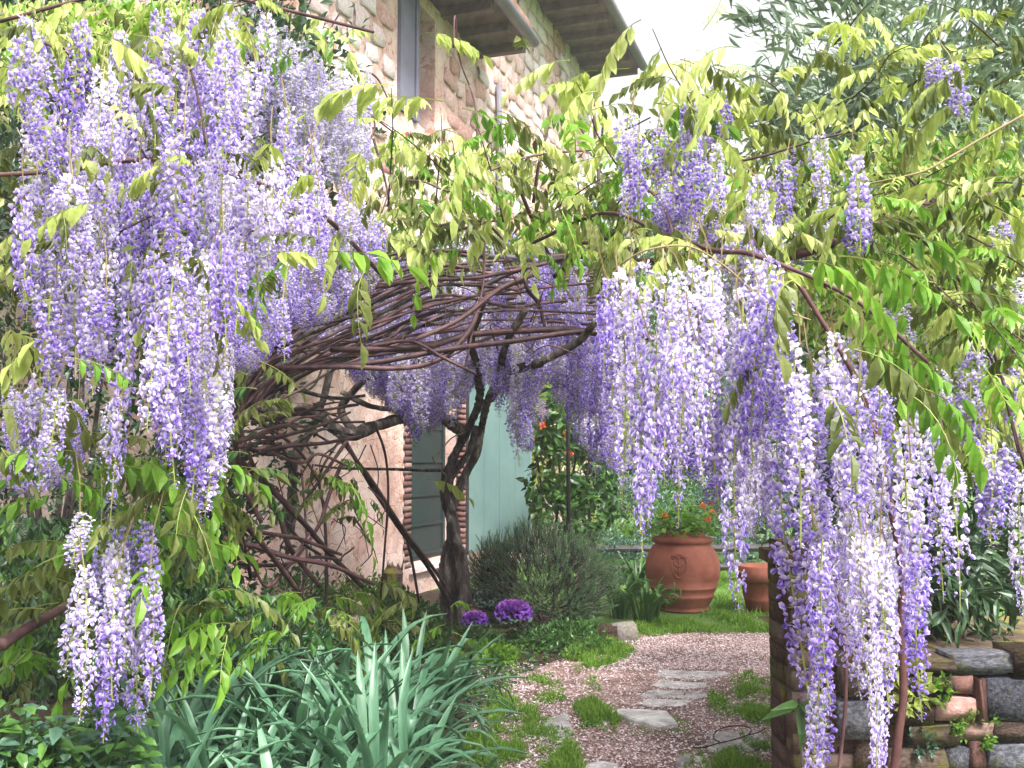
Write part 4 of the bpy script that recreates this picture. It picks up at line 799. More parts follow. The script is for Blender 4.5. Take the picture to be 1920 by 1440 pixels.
fronds(tree, [(560, 860), (720, 860), (690, 990), (600, 980)], 14, (6.2, 7.2), (B_, G_), (.8, 1.1))
fronds(vhouse, [(430, 0), (660, 60), (690, 150), (560, 110), (430, 90)], 18, (7, 8), (Y, G_), (1.1, 1.5))
fronds(vhouse, [(660, 240), (840, 250), (840, 330), (660, 330)], 24, (7.5, 9), (Y, Y, G_), (1.1, 1.5))
# the large ones, one by one: x, y, D, kind, scale, yaw, pitch, variant
for x, y, D, k, s, yw, pt, v in ((1500, 490, 2.6, G_, 1.15, 0.2, -.1, 2), (1570, 480, 2.6, G_, 1.2, .1, .1, 1), (1500, 520, 2.6, B_, 1.0, -2.4, .2, 3), (1610, 650, 2.6, G_, 1.1, .1, .05, 1), (1600, 655, 2.6, B_, 1.0, -.4, .2, 2), (1720, 725, 2.6, G_, 1.1, .1, .25, 2), (1690, 730, 2.6, G_, 1.0, -1.2, .3, 3),
        (1540, 740, 2.5, B_, 1.0, -1.6, .3, 0), (1900, 330, 3.0, Y, 1.0, 3.0, 0, 0), (1830, 360, 3.1, Y, 1.1, .1, .1, 1), (1690, 440, 3.1, G_, 1.2, .2, .1, 2), (1840, 690, 3.1, G_, 1.0, -1.6, .4, 0), (1480, 640, 2.7, B_, .8, 3.0, .1, 3), (1560, 560, 2.7, G_, 1, .3, .3, 3), (1640, 500, 2.8, G_, 1, .3, .2, 4),
        (740, 165, 4.2, Y, 1.5, 3.1, -.1, 1), (830, 190, 4.2, Y, 1.6, 3.1, -.2, 0), (800, 60, 4.6, Y, 1.1, .2, -.1, 1), (870, 200, 4.4, G_, 1.3, .8, 0, 0), (1180, 130, 4.2, Y, 1.2, 3.0, -.1, 2), (1250, 220, 3.4, G_, 1.1, -1.5, .2, 3), (1230, 190, 3.4, G_, 1.1, .1, 0, 5), (1060, 395, 4.2, G_, 1.2, -1.5, .4, 2), (1080, 400, 4.2, B_, 1.2, -.4, .4, 3),
        (500, 490, 3.4, G_, 1.0, -1.6, .5, 2), (440, 520, 3.2, B_, 1.0, -1.4, .5, 3), (600, 470, 3.3, G_, 1.2, .3, -.1, 0), (560, 480, 3.3, G_, 1.0, 2.9, .2, 1), (690, 500, 3.8, B_, 1.2, -1.6, .5, 2), (120, 620, 2.8, Y, .9, 2.9, .1, 2), (120, 670, 2.8, G_, .8, .2, 0, 1), (250, 60, 3, Y, .9, .2, 0, 1), (170, 60, 3, Y, .9, .1, .1, 2), (80, 270, 3, Y, 1.0, .1, .1, 1),
        (290, 1000, 3.2, G_, 1.1, .2, 0, 0), (300, 1030, 3.2, G_, 1.0, -1.4, .3, 0), (130, 1040, 3.3, B_, 1.2, 3.0, .2, 1), (350, 1130, 3.6, G_, 1.2, -1.5, .2, 2), (420, 1190, 3.7, G_, 1.2, -1.2, .2, 0), (200, 870, 3.1, G_, 1.2, .2, 0, 1), (250, 860, 3.1, G_, 1.1, -.2, .1, 2), (800, 900, 7.6, Y, 1.3, .1, 0, 1), (660, 900, 5.6, G_, 1.4, -1.2, .4, 3), (700, 1090, 7, B_, 1.3, .1, 0, 2)):
    par = vright if x > 1200 and y > 0 else (tree if 640 < x < 1200 else vleft)
    add_frond(par, at(x, y, D), k, s, yw, pt, v)
# stalks tying clusters to the stems: short thin twigs above each raceme (joined per plant, too fine to pick apart)
for par in (tree, vleft, vright, vhouse):
    b = MB()
    for q, p, D in STALKS:
        if q is not par: continue
        h = rnd.uniform(.06, .22); e = p+Vector((rnd.uniform(-.05, .05), rnd.uniform(.0, .1), h)); b.tube([p-Vector((0, 0, .01)), p.lerp(e, .5)+Vector((rnd.uniform(-.01, .01), 0, 0)), e], .0022, M['twig'], 3)
    # leafy filler for the canopy is built next, one slab added as shade
    o = link('flower_stalk', b.mesh('flower_stalk'), par); o['kind'] = 'stuff'
def canopy(par, P, n, D, mats, size=(.05, .085), name='canopy_filler'):
    b = MB(); per = n//len(mats)
    for mk in mats:
        xy = polypts(P, per); pos = np.array([at(x, y, rnd.uniform(*D)) for x, y in xy]); k = len(pos)
        ax = unit(k); ax[:, 2] = -np.abs(ax[:, 2])-.6; nm = unit(k)
        b.inst(leaf4(M[mk], .4, .08), frames(pos, ax, nm, NR.uniform(size[0], size[1], k)), NR.uniform(-.3, .3, k)+.5)
    o = link(name, b.mesh(name), par); o['kind'] = 'stuff'
canopy(vright, [(1440, 260), (1920, 230), (1920, 860), (1820, 900), (1600, 740), (1470, 560)], 5200, (3.9, 5.2), ('young', 'bronze', 'fresh'))
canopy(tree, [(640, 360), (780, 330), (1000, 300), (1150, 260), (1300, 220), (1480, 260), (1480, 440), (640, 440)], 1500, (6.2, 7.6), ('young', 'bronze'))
canopy(tree, [(470, 520), (640, 440), (1180, 430), (1180, 560), (900, 570), (470, 640)], 6500, (7.2, 9.8), ('bronze', 'mid'), (.08, .12))  # mostly hidden leaf slab, added to shade the wall under the arch
canopy(vleft, [(0, 0), (330, -10), (470, 60), (440, 130), (260, 90), (110, 120), (0, 210)], 1200, (3.8, 4.6), ('young', 'fresh'))
canopy(vleft, [(0, 960), (380, 980), (440, 1090), (640, 1130), (620, 1200), (420, 1240), (60, 1300), (0, 1250)], 3200, (4.2, 5.6), ('mid', 'mid', 'dark'))
fronds(tree, [(560, 1110), (700, 1110), (860, 1140), (940, 1215), (760, 1190), (600, 1170)], 22, (5.6, 7.6), (B_, G_), (1.0, 1.3))
# ================================================================ SHRUBS, BACKDROP TREES, BED PLANTS
def shrub(name, label, cat, base, ctr, rad, n, m, leaf=.06, w=.4, clumps=40, stems=5, group=None, hang_=0, shell=.75, long_=False, tpl=None, sigma=.16, up=.4):
    t = thing(name, label, cat, base, group); ctr = np.array(ctr); rad = np.array(rad); b = MB()
    cd = unit(clumps); cc = ctr+cd*rad*NR.uniform(shell, 1.0, (clumps, 1)); k = NR.randint(0, clumps, n)
    pos = cc[k]+NR.normal(size=(n, 3))*rad*sigma; pos[:, 2] = np.maximum(pos[:, 2], .04)
    ax = (pos-ctr)/rad+NR.normal(size=(n, 3))*.7; ax[:, 2] += up-hang_; nm = unit(n); nm[:, 2] += .5
    tp = tpl or (leaf_tpl(m, w) if long_ else leaf4(m, w)); ton = NR.uniform(-.2, .2, clumps)[k]+NR.uniform(-.22, .22, n)+.5
    b.inst(tp, frames(pos, ax, nm, NR.uniform(leaf*.7, leaf*1.3, n)), ton)
    link('foliage', b.mesh('foliage'), t)
    for i in range(stems):
        q = Vector(cc[i % clumps]); bs = Vector(base)+Vector((rnd.uniform(-.1, .1)*rad[0], rnd.uniform(-.1, .1)*rad[1], 0)); mid = bs.lerp(q, .5)+Vector((rnd.uniform(-.1, .1), rnd.uniform(-.1, .1), .1*rad[2]))
        b = MB(); r0 = max(.008, .02*rad[2]); b.tube(smooth_path([bs, mid, q], 5), [r0*(1-.8*j/10) for j in range(11)], M['bark'], 7, rough=.2); link('stem', b.mesh('stem', True), t)
    return t
# dense evergreen hedge plants on the far left
shrub('evergreen_shrub', 'tall dark bluish evergreen shrub behind the hanging racemes beside the low leafy ground plants', 'shrub', (-2.9, 6.4, 0), (-2.95, 6.7, 2.0), (1.35, .8, 2.1), 15000, M['dark'], .075, .45, 60, 6)
shrub('evergreen_tree', 'dark green leafy tree rising behind the yellow wisteria leaves above the racemes', 'tree', (-3.6, 8.0, 0), (-3.4, 8.2, 4.6), (1.7, 1.3, 1.6), 12000, M['dark'], .10, .5, 70, 7)
shrub('laurel_shrub', 'dark broad leaved shrub between the racemes and the house wall', 'shrub', (-2.25, 6.6, 0), (-2.3, 6.8, .95), (.55, .5, .9), 4000, M['dark'], .07, .45, 40, 5)
shrub('ivy_shrub', 'green ivy leaved mound against the upper house wall among pale racemes', 'shrub', (-2.7, 8.6, 0), (-2.45, 9.0, 4.7), (.8, .5, 1.1), 3600, M['mid'], .10, .7, 40, 5)
shrub('leafy_shrub', 'bright green small leaved bush below the wisteria fronds at the bed edge', 'shrub', ground(70, 1330), ground(70, 1330)+Vector((0, .4, .38)), (.42, .35, .34), 1500, M['fresh'], .055, .55, 40, 4)
# low nettle-like plants in the near corner
for i, (x, y, s) in enumerate(((40, 1470, 1), (120, 1450, .9), (190, 1480, 1), (10, 1410, .8), (130, 1530, 1), (240, 1530, .9))):
    g = ground(x, y+60); g = Vector((g.x, 3.2+.12*i, 0)) if False else at(x, y, 3.3+.1*(i % 3)); base = Vector((g.x, g.y, 0)); t = thing('ground_plant', ('green nettle like plant with pointed leaves, %s' % ('standing highest', 'under the racemes', 'next to the iris leaves', 'at the picture edge', 'lowest in front', 'against the first iris leaf')[i]), 'plant', base, 'nettle like plants in the near corner')
    b = MB(); top = g.z+.22*s
    for k in range(20):
        a = rnd.uniform(0, 6.28); r = rnd.uniform(.02, .2); tip = Vector((base.x+r*math.cos(a), base.y+r*math.sin(a), top-rnd.uniform(0, .16))); P = smooth_path([base+Vector((r*.3*math.cos(a), r*.3*math.sin(a), 0)), base.lerp(tip, .6)+Vector((0, 0, .02)), tip], 4); b.tube(P, .0025, M['mid'], 4)
        for j in range(3, 9):
            p = P[min(j, 8)]
            for sg in (0, math.pi):
                aa = a+j*1.57+sg; b.inst(leaf_tpl(M['mid' if k % 3 else 'bluish'], .5, .08), frames([p+Vector((rnd.uniform(-.02, .02), rnd.uniform(-.02, .02), rnd.uniform(-.02, .02)))], [(math.cos(aa), math.sin(aa), rnd.uniform(-.5, .4))], [(rnd.uniform(-.4, .4), -.3, 1)], np.array([rnd.uniform(.05, .1)*s])), [rnd.uniform(.3, .9)])
    link('foliage', b.mesh('foliage'), t)
# right side: oleander-like tree with long dark leaves, shrubs above the wall
LANCE = leaf_tpl(M['oleander'], .17, .03, .18, .4); LANCED = leaf_tpl(M['dark'], .19, .03, .22, .4)
shrub('oleander_tree', 'oleander tree with long narrow grey green leaves against the white sky', 'tree', (3.2, 7.2, 0), (3.15, 7.5, 4.25), (1.55, 1.0, 1.35), 5200, M['oleander'], .20, .2, 95, 9, tpl=LANCE, sigma=.10, shell=.3, up=.3)
shrub('oleander_shrub', 'dark oleander shrub with long leaves growing on top of the low stone wall', 'shrub', (1.95, 4.45, wz*.9), (1.92, 4.55, 1.02), (.45, .38, .30), 900, M['dark'], .14, .2, 40, 7, tpl=LANCED, shell=.3, hang_=.5)
shrub('evergreen_shrub', 'dark evergreen shrub behind the hanging racemes and above the stone wall', 'shrub', (2.9, 6.0, 0), (2.75, 6.2, 1.7), (1.15, .8, 1.3), 8000, M['dark'], .085, .4, 60, 6)
shrub('evergreen_shrub', 'dark blue green bush behind the gate pillar and its curtain of racemes', 'shrub', (1.95, 5.2, .3), (1.95, 5.3, 1.35), (.42, .4, .75), 4200, M['dark'], .06, .4, 50, 5)
for nm_, lab, px, py, r_, mk, lf, n in (('wall_weed', 'bushy green weed rooted in a joint of the stone wall', 1826, 1368, (.085, .05, .07), 'fresh', .018, 420), ('wall_weed', 'small bluish weed with round leaves low on the stone wall', 1728, 1390, (.05, .04, .045), 'bluish', .03, 90), ('wall_weed', 'yellow green sprout on top of the wall behind the red stem', 1700, 1290, (.06, .05, .09), 'young', .05, 160),
                                    ('wall_weed', 'little fern at the wall top under the oleander leaves', 1760, 1290, (.05, .05, .05), 'fresh', .03, 120)):
    p = at(px, py, WD-.06); shrub(nm_, lab, 'weed', p+Vector((0, .06, 0)), p, r_, n, M[mk], lf, .5, 16, 2, 'weeds growing on the stone wall')
p = at(1498, 1330, WD-.12); t = thing('sapling', 'sapling with long drooping glossy leaves in front of the brick pillar', 'plant', Vector((p.x, p.y, 0)))
b = MB(); k = 12; aa = NR.uniform(0, 6.28, k); b.inst(leaf_tpl(M['mid'], .24, .05, .3), frames(np.tile([p.x, p.y, p.z+.02], (k, 1)), np.stack([np.cos(aa)*.8, np.sin(aa)*.4-.2, NR.uniform(-1.6, .2, k)], 1), np.tile([0, -1, .5], (k, 1)), NR.uniform(.11, .17, k)), NR.uniform(.3, .7, k)); link('foliage', b.mesh('foliage'), t)
b = MB(); b.tube([Vector((p.x+.02, p.y, 0)), Vector((p.x, p.y, p.z+.04))], .006, M['bark'], 5); link('stem', b.mesh('stem'), t)
# distance: hedge and trees beyond the lawn
FT = [('young', 'yellow green young tree seen through the racemes beside the climber', 1075, 15, 1.2, 3.6, .12), ('mid', 'broad green garden tree beyond the lawn behind the terracotta jar', 1230, 21, 3.0, 4.4, .2), ('bluish', 'blue green rounded tree behind the small flower pot', 1420, 18, 2.2, 3.2, .18), ('mid', 'far tall tree whose crown fades into the bright sky', 1330, 30, 4.4, 9.5, .26), ('mid', 'tall far tree behind the roof eaves', 1235, 36, 4.0, 12.5, .3), ('dark', 'dark far tree behind the evergreen shrubs', 1640, 24, 5, 6, .25), ('mid', 'big garden tree at the far side behind the oleander', 1900, 26, 6, 10, .28)]
for mk, lab, px, D, rw, ht, lf in FT:
    p = at(px, 870, D); shrub('garden_tree', lab, 'tree', (p.x, p.y, 0), (p.x, p.y, ht*.6), (rw, rw*.8, ht*.42), 5200, M[mk], lf, .5, 70, 6, 'trees beyond the lawn', shell=.4)
for i, (px, D, mk, lab) in enumerate(((1120, 13.5, 'bluish', 'low silvery bush beyond the strap leaved plants'), (1180, 14.5, 'mid', 'low green bush behind the terracotta jar'), (1390, 14.8, 'bluish', 'grey green bush behind the rail fence'), (1300, 16.5, 'dark', 'dark bush far behind the geranium'), (1480, 15.5, 'dark', 'dark bush behind the small pot'))):
    p = at(px, 870, D); shrub('garden_bush', lab, 'bush', (p.x, p.y, 0), (p.x, p.y, .75), (.95, .6, .72), 2600, M[mk], .07, .4, 50, 3, 'bushes at the far edge of the lawn')
# climber on the house wall with glossy leaves
cl = thing('climbing_shrub', 'glossy leaved climber with orange flowers on the house wall beside the teal shutter', 'climber', at(1050, 1060, 11.5).to_2d().to_3d())
b = MB(); n = 2600; xy = polypts([(1000, 980), (985, 900), (1000, 780), (1030, 700), (1110, 700), (1150, 840), (1170, 960), (1100, 1010), (1040, 1000)], n)
pos = np.array([at(x, y, rnd.uniform(10.9, 11.9)) for x, y in xy]); pos = pos[[noise.noise(Vector((p_[0]*3, p_[1], p_[2]*3))) > -.18 for p_ in pos]]; n = len(pos); ax = unit(n); ax[:, 2] -= .5; nm = unit(n); nm[:, 1] -= .6; nm[:, 2] += .4
b.inst(leaf_tpl(M['mid'], .5, .08), frames(pos, ax, nm, NR.uniform(.09, .15, n)), NR.uniform(.1, .9, n)); link('foliage', b.mesh('foliage'), cl)
for P in ([(1010, 1010), (1015, 920), (1005, 820), (1040, 740)], [(1060, 1010), (1070, 920), (1085, 800), (1070, 700), (1072, 600)], [(1110, 1010), (1100, 900), (1120, 800)], [(1040, 1000), (1050, 900), (1035, 780)]):
    branch(cl, [(x, y, 11.4) for x, y in P], 5, 3, M['bark'], 'stem', 6, .2)
for x, y in ((1017, 797), (1062, 815), (1068, 850), (1020, 770)):
    b = MB(); q = 16; p = np.array(at(x, y, 10.9)); b.inst(leaf4(M['orange'], .9, .1), frames(p+unit(q)*.025, unit(q), unit(q), NR.uniform(.03, .05, q)), NR.uniform(.2, .8, q)); link('blossom', b.mesh('blossom'), cl)
# pink rose high on the wall
p = at(762, 255, 8.6); b = MB(); q = 40; b.inst(leaf4(M['pink'], .9, .2), frames(np.array(p)+unit(q)*.018, unit(q), unit(q), NR.uniform(.02, .03, q)), NR.uniform(.2, .8, q)); b.tube([p, p+Vector((0, .05, -.5)), H(-.3, .2, p.z-1.2)], .006, M['stalk'], 4); tag(link('rose', b.mesh('rose')), 'single pink rose blossom above the arch against the upper wall', 'rose')
# thin post under the arch
b = MB(); q = at(1066, 1000, 9.6); b.tube([Vector((q.x, q.y, 0)), Vector((q.x, q.y, at(1066, 470, 9.6).z))], .02, M['iron'], 8)
tag(link('arch_post', b.mesh('arch_post', True)), 'thin dark metal post carrying the wisteria behind the trunk', 'post')
b = MB(); q = at(1181, 600, 6.0); z1 = at(1181, 428, 6).z
b.tube([Vector((q.x, q.y, z1-.45)), Vector((q.x, q.y, z1))], .022, M['copper'], 8); b.tube([at(760, 470, 7.2), at(1181, 500, 6.0), at(1500, 500, 5.2)], .02, M['copper'], 8)
tag(link('arch_rail', b.mesh('arch_rail', True)), 'grey metal rail with a short upright holding the canopy stems', 'rail')

# ---- rosemary
g = ground(1025, 1205); rs = thing('rosemary_bush', 'rounded grey green rosemary bush beside the trunk under the teal shutter', 'bush', g+Vector((0, .3, 0)))
needle = ([(-.12, 0, 0), (.12, 0, 0), (.09, .6, .05), (0, 1, .0), (-.06, .6, .05)], [(0, 1, 2, 3, 4)], M['rosemary'], [-.1, -.1, .05, .15, .05])
b = MB(); bs = MB(); sprigs = []
for k in range(2100):
    a = rnd.uniform(0, 6.28); el = math.acos(rnd.uniform(-.75, 1)); dv = Vector((math.sin(el)*math.cos(a), math.sin(el)*math.sin(a), math.cos(el)))
    c = g+Vector((.0, .45, .44)); rr = Vector((.60, .5, .50))*(rnd.uniform(.72, 1.0)+.16*noise.noise(dv*2.6)+.08*noise.noise(dv*6))
    if rnd.random() < .2: c = g+Vector((-.46, .6, .42)); rr = Vector((.22, .25, .42))*rnd.uniform(.6, 1)
    p = c+Vector((dv.x*rr.x, dv.y*rr.y, dv.z*rr.z)); p.z = max(.04, p.z); up = (dv*.8+Vector((rnd.uniform(-.5, .5), rnd.uniform(-.5, .5), .55))).normalized(); L = rnd.uniform(.06, .15); sprigs.append((p, up, L))
P_, A_, N_, S_, T_ = [], [], [], [], []
for p, up, L in sprigs:
    tn = rnd.uniform(-.3, .25); q = 20
    for j in range(q):
        s_ = j/q; a = j*2.4; o1 = up.orthogonal().normalized(); o2 = up.cross(o1); o = o1*math.cos(a)+o2*math.sin(a)
        P_.append(p+up*(L*s_)); A_.append(o+up*(.6+s_)); N_.append(up-o*.5); S_.append(.027*(1-.4*s_)*rnd.uniform(.8, 1.2)); T_.append(.5+tn+.25*s_)
    bs.tube([p-up*.12, p+up*L], [.004, .0015], M['bark'], 3)
b.inst(needle, frames(np.array(P_), np.array(A_), np.array(N_), np.array(S_)), np.array(T_)); link('foliage', b.mesh('foliage'), rs); link('sprig_wood', bs.mesh('sprig_wood'), rs)['kind'] = 'stuff'
for k in range(10):
    p, up, L = rnd.choice(sprigs); q = g+Vector((rnd.uniform(-.06, .06), .32, 0)); b = MB(); b.tube(smooth_path([q, q.lerp(p, .5)+Vector((0, 0, -.06)), p-up*.1], 4), [.012]*5+[.006]*4, M['bark'], 6, rough=.2); link('stem', b.mesh('stem'), rs)

# ---- ornamental kale
def kale(px, py, r, h, label, inner='kale', squash=.8, seed=0):
    g = ground(px, py); t = thing('ornamental_kale', label, 'kale', g, 'ornamental kales in the bed'); cz = h/.55
    for k in range(64):
        a = k*2.4; s_ = k/64; el = .08+1.85*s_**.8; lf = r*(.80+.25*s_)
        d = Vector((math.cos(a)*math.sin(el), math.sin(a)*math.sin(el), math.cos(el)*.85)); nn = 7; V, Fs, T = [], [], []
        side = Vector((-math.sin(a), math.cos(a), 0)); nr = side.cross(d)
        for i in range(4):
            v = i/3; wd_ = (.10+.26*math.sin(v*2.0))*lf
            for j in range(nn):
                u = j/(nn-1)*2-1; ruf = .12*lf*v*math.sin(j*2.6+k)*(abs(u)+.4)
                V.append(tuple(Vector((0, 0, cz*.55))+d*(lf*(.25+.75*v))+side*(u*wd_)-nr*(u*u*.18*lf)+nr*ruf+Vector((0, 0, -.10*lf*v*v*(1 if s_ > .6 else 0))))); T.append(.2+.45*(1-s_)+.25*v+rnd.uniform(-.06, .06))
        for i in range(3):
            for j in range(nn-1): Fs.append((i*nn+j, i*nn+j+1, (i+1)*nn+j+1, (i+1)*nn+j))
        b = MB(); b.raw(V, Fs, M[inner] if s_ < .86 else M['kale_outer'], T); o = link('leaf', b.mesh('leaf', True), t); o.location = (0, 0, 0)
    return t
kale(962, 1222, .155, .30, 'big frilly ornamental kale with a bright violet pink heart in front of the rosemary')
kale(890, 1215, .11, .22, 'darker purple ornamental kale with grey green outer leaves between trunk and rosemary')
kale(915, 1195, .13, .32, 'grey green ornamental kale behind the bright violet pink one', 'kale_outer')
kale(580, 1195, .14, .2, 'small violet ornamental kale behind the iris leaves near the pink stone')
kale(625, 1205, .14, .15, 'dark magenta ornamental kale low among the iris leaves')
kale(873, 1180, .13, .28, 'grey green ornamental kale with a frosty edge behind the trunk', 'kale_outer')

# ---- iris clumps: every strap leaf its own part
def strap_mesh(seed, L, w, bend, m='iris', fold=.2):
    r = random.Random(seed); n = 11; p = Vector((0, 0, 0)); ang = r.uniform(.03, .22); V, T = [], []; tw = r.uniform(-.3, .3); brk = r.choice((.45, .55, .65, 2))
    for i in range(n):
        s_ = i/(n-1); ww = w*min(1, .55+s_*2)*(1-max(0, s_-.72)**1.3*4.2) if s_ < .99 else 0; a = tw*s_; sd = Vector((math.cos(a), math.sin(a)*.6, 0)); nv = Vector((0, math.cos(ang), math.sin(ang)))
        for u in (-1, 0, 1): V.append(tuple(p+sd*(u*max(ww, .0015)/2)+Vector((0, -math.cos(ang), math.sin(ang)))*(abs(u)*w*fold))); T.append(.42+.22*s_+(-.12 if u == 0 else .05)+r.uniform(-.03, .03))
        st = L/(n-1); p = p+Vector((0, math.sin(ang), math.cos(ang)))*st; ang += bend*(.25+1.5*s_)/(n-1)*1.6+(.9*bend if abs(s_-brk) < .05 else 0)
    Fs = []
    for i in range(n-1):
        for j in range(2): a = i*3+j; Fs.append((a, a+1, a+4, a+3))
    b = MB(); b.raw(V, Fs, M[m], T); return b.mesh('leaf', True)
STR = [strap_mesh(i, L, w, bd_) for i, (L, w, bd_) in enumerate(((.75, .036, .5), (.85, .040, 1.1), (.85, .043, 1.5), (.95, .038, 1.9), (.8, .040, 2.1), (.62, .038, .9), (1.05, .042, 1.2), (.6, .034, 1.5), (.85, .038, .35), (.95, .046, 2.3), (.9, .042, 1.7), (.7, .028, 1.9)))]
def iris(x, y_, n, s, label, name='iris_plant', grp='irises in the near bed', spread=.09, meshes=STR):
    t = thing(name, label, 'iris', (x, y_, 0), grp)
    for k in range(n):
        a = rnd.uniform(0, 6.28); r_ = rnd.uniform(0, spread); o = link('leaf', rnd.choice(meshes), t, (x+r_*math.cos(a), y_+r_*math.sin(a), 0), (rnd.uniform(-.12, .12), rnd.uniform(-.12, .12), a-math.pi/2+rnd.uniform(-.6, .6)), (rnd.uniform(.8, 1.15), 1, s*rnd.uniform(.75, 1.1)))
        o.scale = (o.scale[0], s*rnd.uniform(.85, 1.1), o.scale[2])
    return t
IR = [(-1.35, 4.3, 'iris clump half hidden under the lowest racemes'), (-1.15, 5.1, 'iris clump in deep shade behind the bronze fronds'), (-.42, 5.3, 'tall iris clump standing closest to the trunk'), (-1.20, 3.9, 'iris clump nearest the violet racemes'), (-.93, 3.75, 'iris clump with the broad leaf bent over in the middle'), (-.72, 4.15, 'iris clump just behind the bent leaves'), (-.50, 4.0, 'iris clump with tall upright leaves in the near row'), (-.28, 3.95, 'iris clump at the path side of the near row'), (-.60, 4.55, 'tall iris clump in the second row before the stump'),
      (-.35, 4.6, 'iris clump with the tallest leaf against the dark soil'), (-.95, 4.6, 'iris clump below the bronze wisteria fronds'), (-.25, 4.35, 'iris clump leaning over the grass at the path edge'), (-.20, 4.95, 'iris clump furthest back along the path edge'), (-1.05, 3.45, 'iris clump lowest in the corner beside the nettle like plants'), (-.62, 3.55, 'iris clump in front of the whole row'), (-.78, 5.0, 'iris clump furthest back in the bed'), (-.24, 3.8, 'small iris clump on the grass side')]
for x, y_, lab in IR: iris(x-.12-(.12 if x > -.4 else 0), y_, 46, .93 if y_ > 3.7 else .72, lab, spread=.15)
STG = [strap_mesh(60+i, L, w, bd_, 'mid') for i, (L, w, bd_) in enumerate(((.5, .035, 1.2), (.6, .04, 1.6), (.55, .035, .8), (.65, .04, 2.0), (.45, .03, .5)))]
for i, (px, py, n, s, lab) in enumerate(((1165, 1160, 26, 1.1, 'green strap leaved plant at the left foot of the terracotta jar'), (1208, 1172, 24, 1.0, 'strap leaved plant arching towards the path before the jar'), (1195, 1120, 26, 1.2, 'taller strap leaved plant tucked behind the jar'), (1130, 1110, 24, 1.0, 'strap leaved plant behind the rosemary'), (1225, 1160, 16, .7, 'small strap leaved plant touching the jar'))):
    q = ground(px, py); iris(q.x, q.y, n, s, lab.replace('left ', ''), 'strap_leaved_plant', 'strap leaved plants by the jar', .12, STG)
# silvery bush between climber and jar, low leafy bed plants
for px, py, rr, mk, lf, n, lab in ((1120, 1095, (.55, .4, .42), 'bluish', .05, 2600, 'fine silvery green bush between the rosemary and the jar'), (1190, 1080, (.5, .4, .40), 'fresh', .055, 2200, 'leafy green bush behind the strap leaved plants'), (830, 1235, (.42, .25, .16), 'mid', .05, 1500, 'leafy green bed plant below the trunk'), (905, 1250, (.25, .18, .10), 'fresh', .045, 1100, 'bright green bed plant at the path edge below the kale'), (1075, 1225, (.36, .22, .14), 'mid', .04, 1300, 'low green bed plant below the rosemary'),
                                   (760, 1190, (.4, .3, .22), 'mid', .06, 1200, 'leafy plant at the foot of the stump'), (1000, 1222, (.3, .2, .09), 'mid', .035, 900, 'small leaved bed plant under the bright kale'), (660, 1180, (.5, .4, .28), 'fresh', .06, 1500, 'green bed plant behind the tall iris leaves'), (500, 1200, (.6, .4, .35), 'mid', .06, 1900, 'leafy bed plant under the tangled stems'), (360, 1240, (.6, .4, .4), 'mid', .06, 2200, 'dark green bed plant below the bronze fronds'), (200, 1260, (.6, .4, .5), 'dark', .06, 2400, 'dark leafy bed plant behind the lowest racemes')):
    q = ground(px, py); shrub('bed_plant', lab, 'plant', q, q+Vector((0, .1, rr[2]*.55)), rr, n, M[mk], lf, .45, 40, 2, 'leafy plants along the bed')

# ---- grass, fallen petals, moss (nobody could count them)
def on_ground(P, n, z=0):
    xy = polypts(P, n); return np.array([ground(x, y) for x, y in xy])
blade = ([(-.07, 0, 0), (.07, 0, 0), (.05, .55, .03), (0, 1, .12), (-.05, .55, .03)], [(0, 1, 2, 3, 4)], M['grass'], [-.2, -.2, 0, .2, 0])
b = MB()
for P, n, h in (([(880, 1290), (1000, 1330), (1075, 1380), (1095, 1470), (840, 1480), (800, 1350)], 17000, .045), ([(1078, 1330), (1110, 1318), (1160, 1355), (1150, 1395), (1090, 1385)], 5000, .045), ([(1330, 1290), (1440, 1250), (1450, 1400), (1400, 1420), (1440, 1370), (1330, 1340)], 5000, .045), ([(1280, 1420), (1440, 1400), (1460, 1480), (1290, 1480)], 4500, .05),
                ([(1170, 1350), (1290, 1350), (1300, 1380), (1180, 1380)], 900, .025), ([(1230, 1188), (1330, 1150), (1345, 1085), (1445, 1082), (1700, 1085), (1700, 1190), (1440, 1190)], 16000, .06), ([(1060, 1240), (1090, 1195), (1190, 1165), (1280, 1170), (1300, 1188), (1180, 1200), (1100, 1245)], 6000, .055), ([(940, 1290), (1100, 1245), (1130, 1300), (1000, 1330)], 3500, .035), ([(1400, 1440), (1380, 1330), (1450, 1240), (1450, 1440)], 3500, .05), ([(1090, 1250), (1160, 1200), (1200, 1190), (1190, 1230), (1120, 1262)], 3500, .05), ([(1100, 1060), (1500, 1060), (1500, 1090), (1100, 1090)], 5000, .07)):
    pos = on_ground(P, n); k = len(pos)
    nv = np.array([noise.noise(Vector((q[0]*4.5, q[1]*2.5, 1.7)))+.5*noise.noise(Vector((q[0]*14, q[1]*9, 4))) for q in pos]); thr = -.3 if h > .052 else -.02; kp = nv+NR.uniform(-.28, .28, k) > thr; pos = pos[kp]; hv = np.clip(.55+(nv[kp]-thr)*1.6, .35, 1.3); k = len(pos); pos[:, 2] = .006
    ax = NR.normal(size=(k, 3))*.6; ax[:, 2] = 1; b.inst(blade, frames(pos, ax, unit(k), NR.uniform(h*.45, h*1.4, k)*hv), NR.uniform(-.35, .35, k)+.5)
    c = pos[::4]; kc = len(c); nm = unit(kc)*.5; nm[:, 2] = 1; ax = unit(kc); ax[:, 2] = np.abs(ax[:, 2])*.3; cz_ = c+np.array([0, 0, h*.45]); b.inst(leaf4(M['fresh'], .8, .05), frames(cz_, ax, nm, NR.uniform(.010, .022, kc)), NR.uniform(-.4, .2, kc)+.5)
tag(link('grass', b.mesh('grass')), kind='stuff')
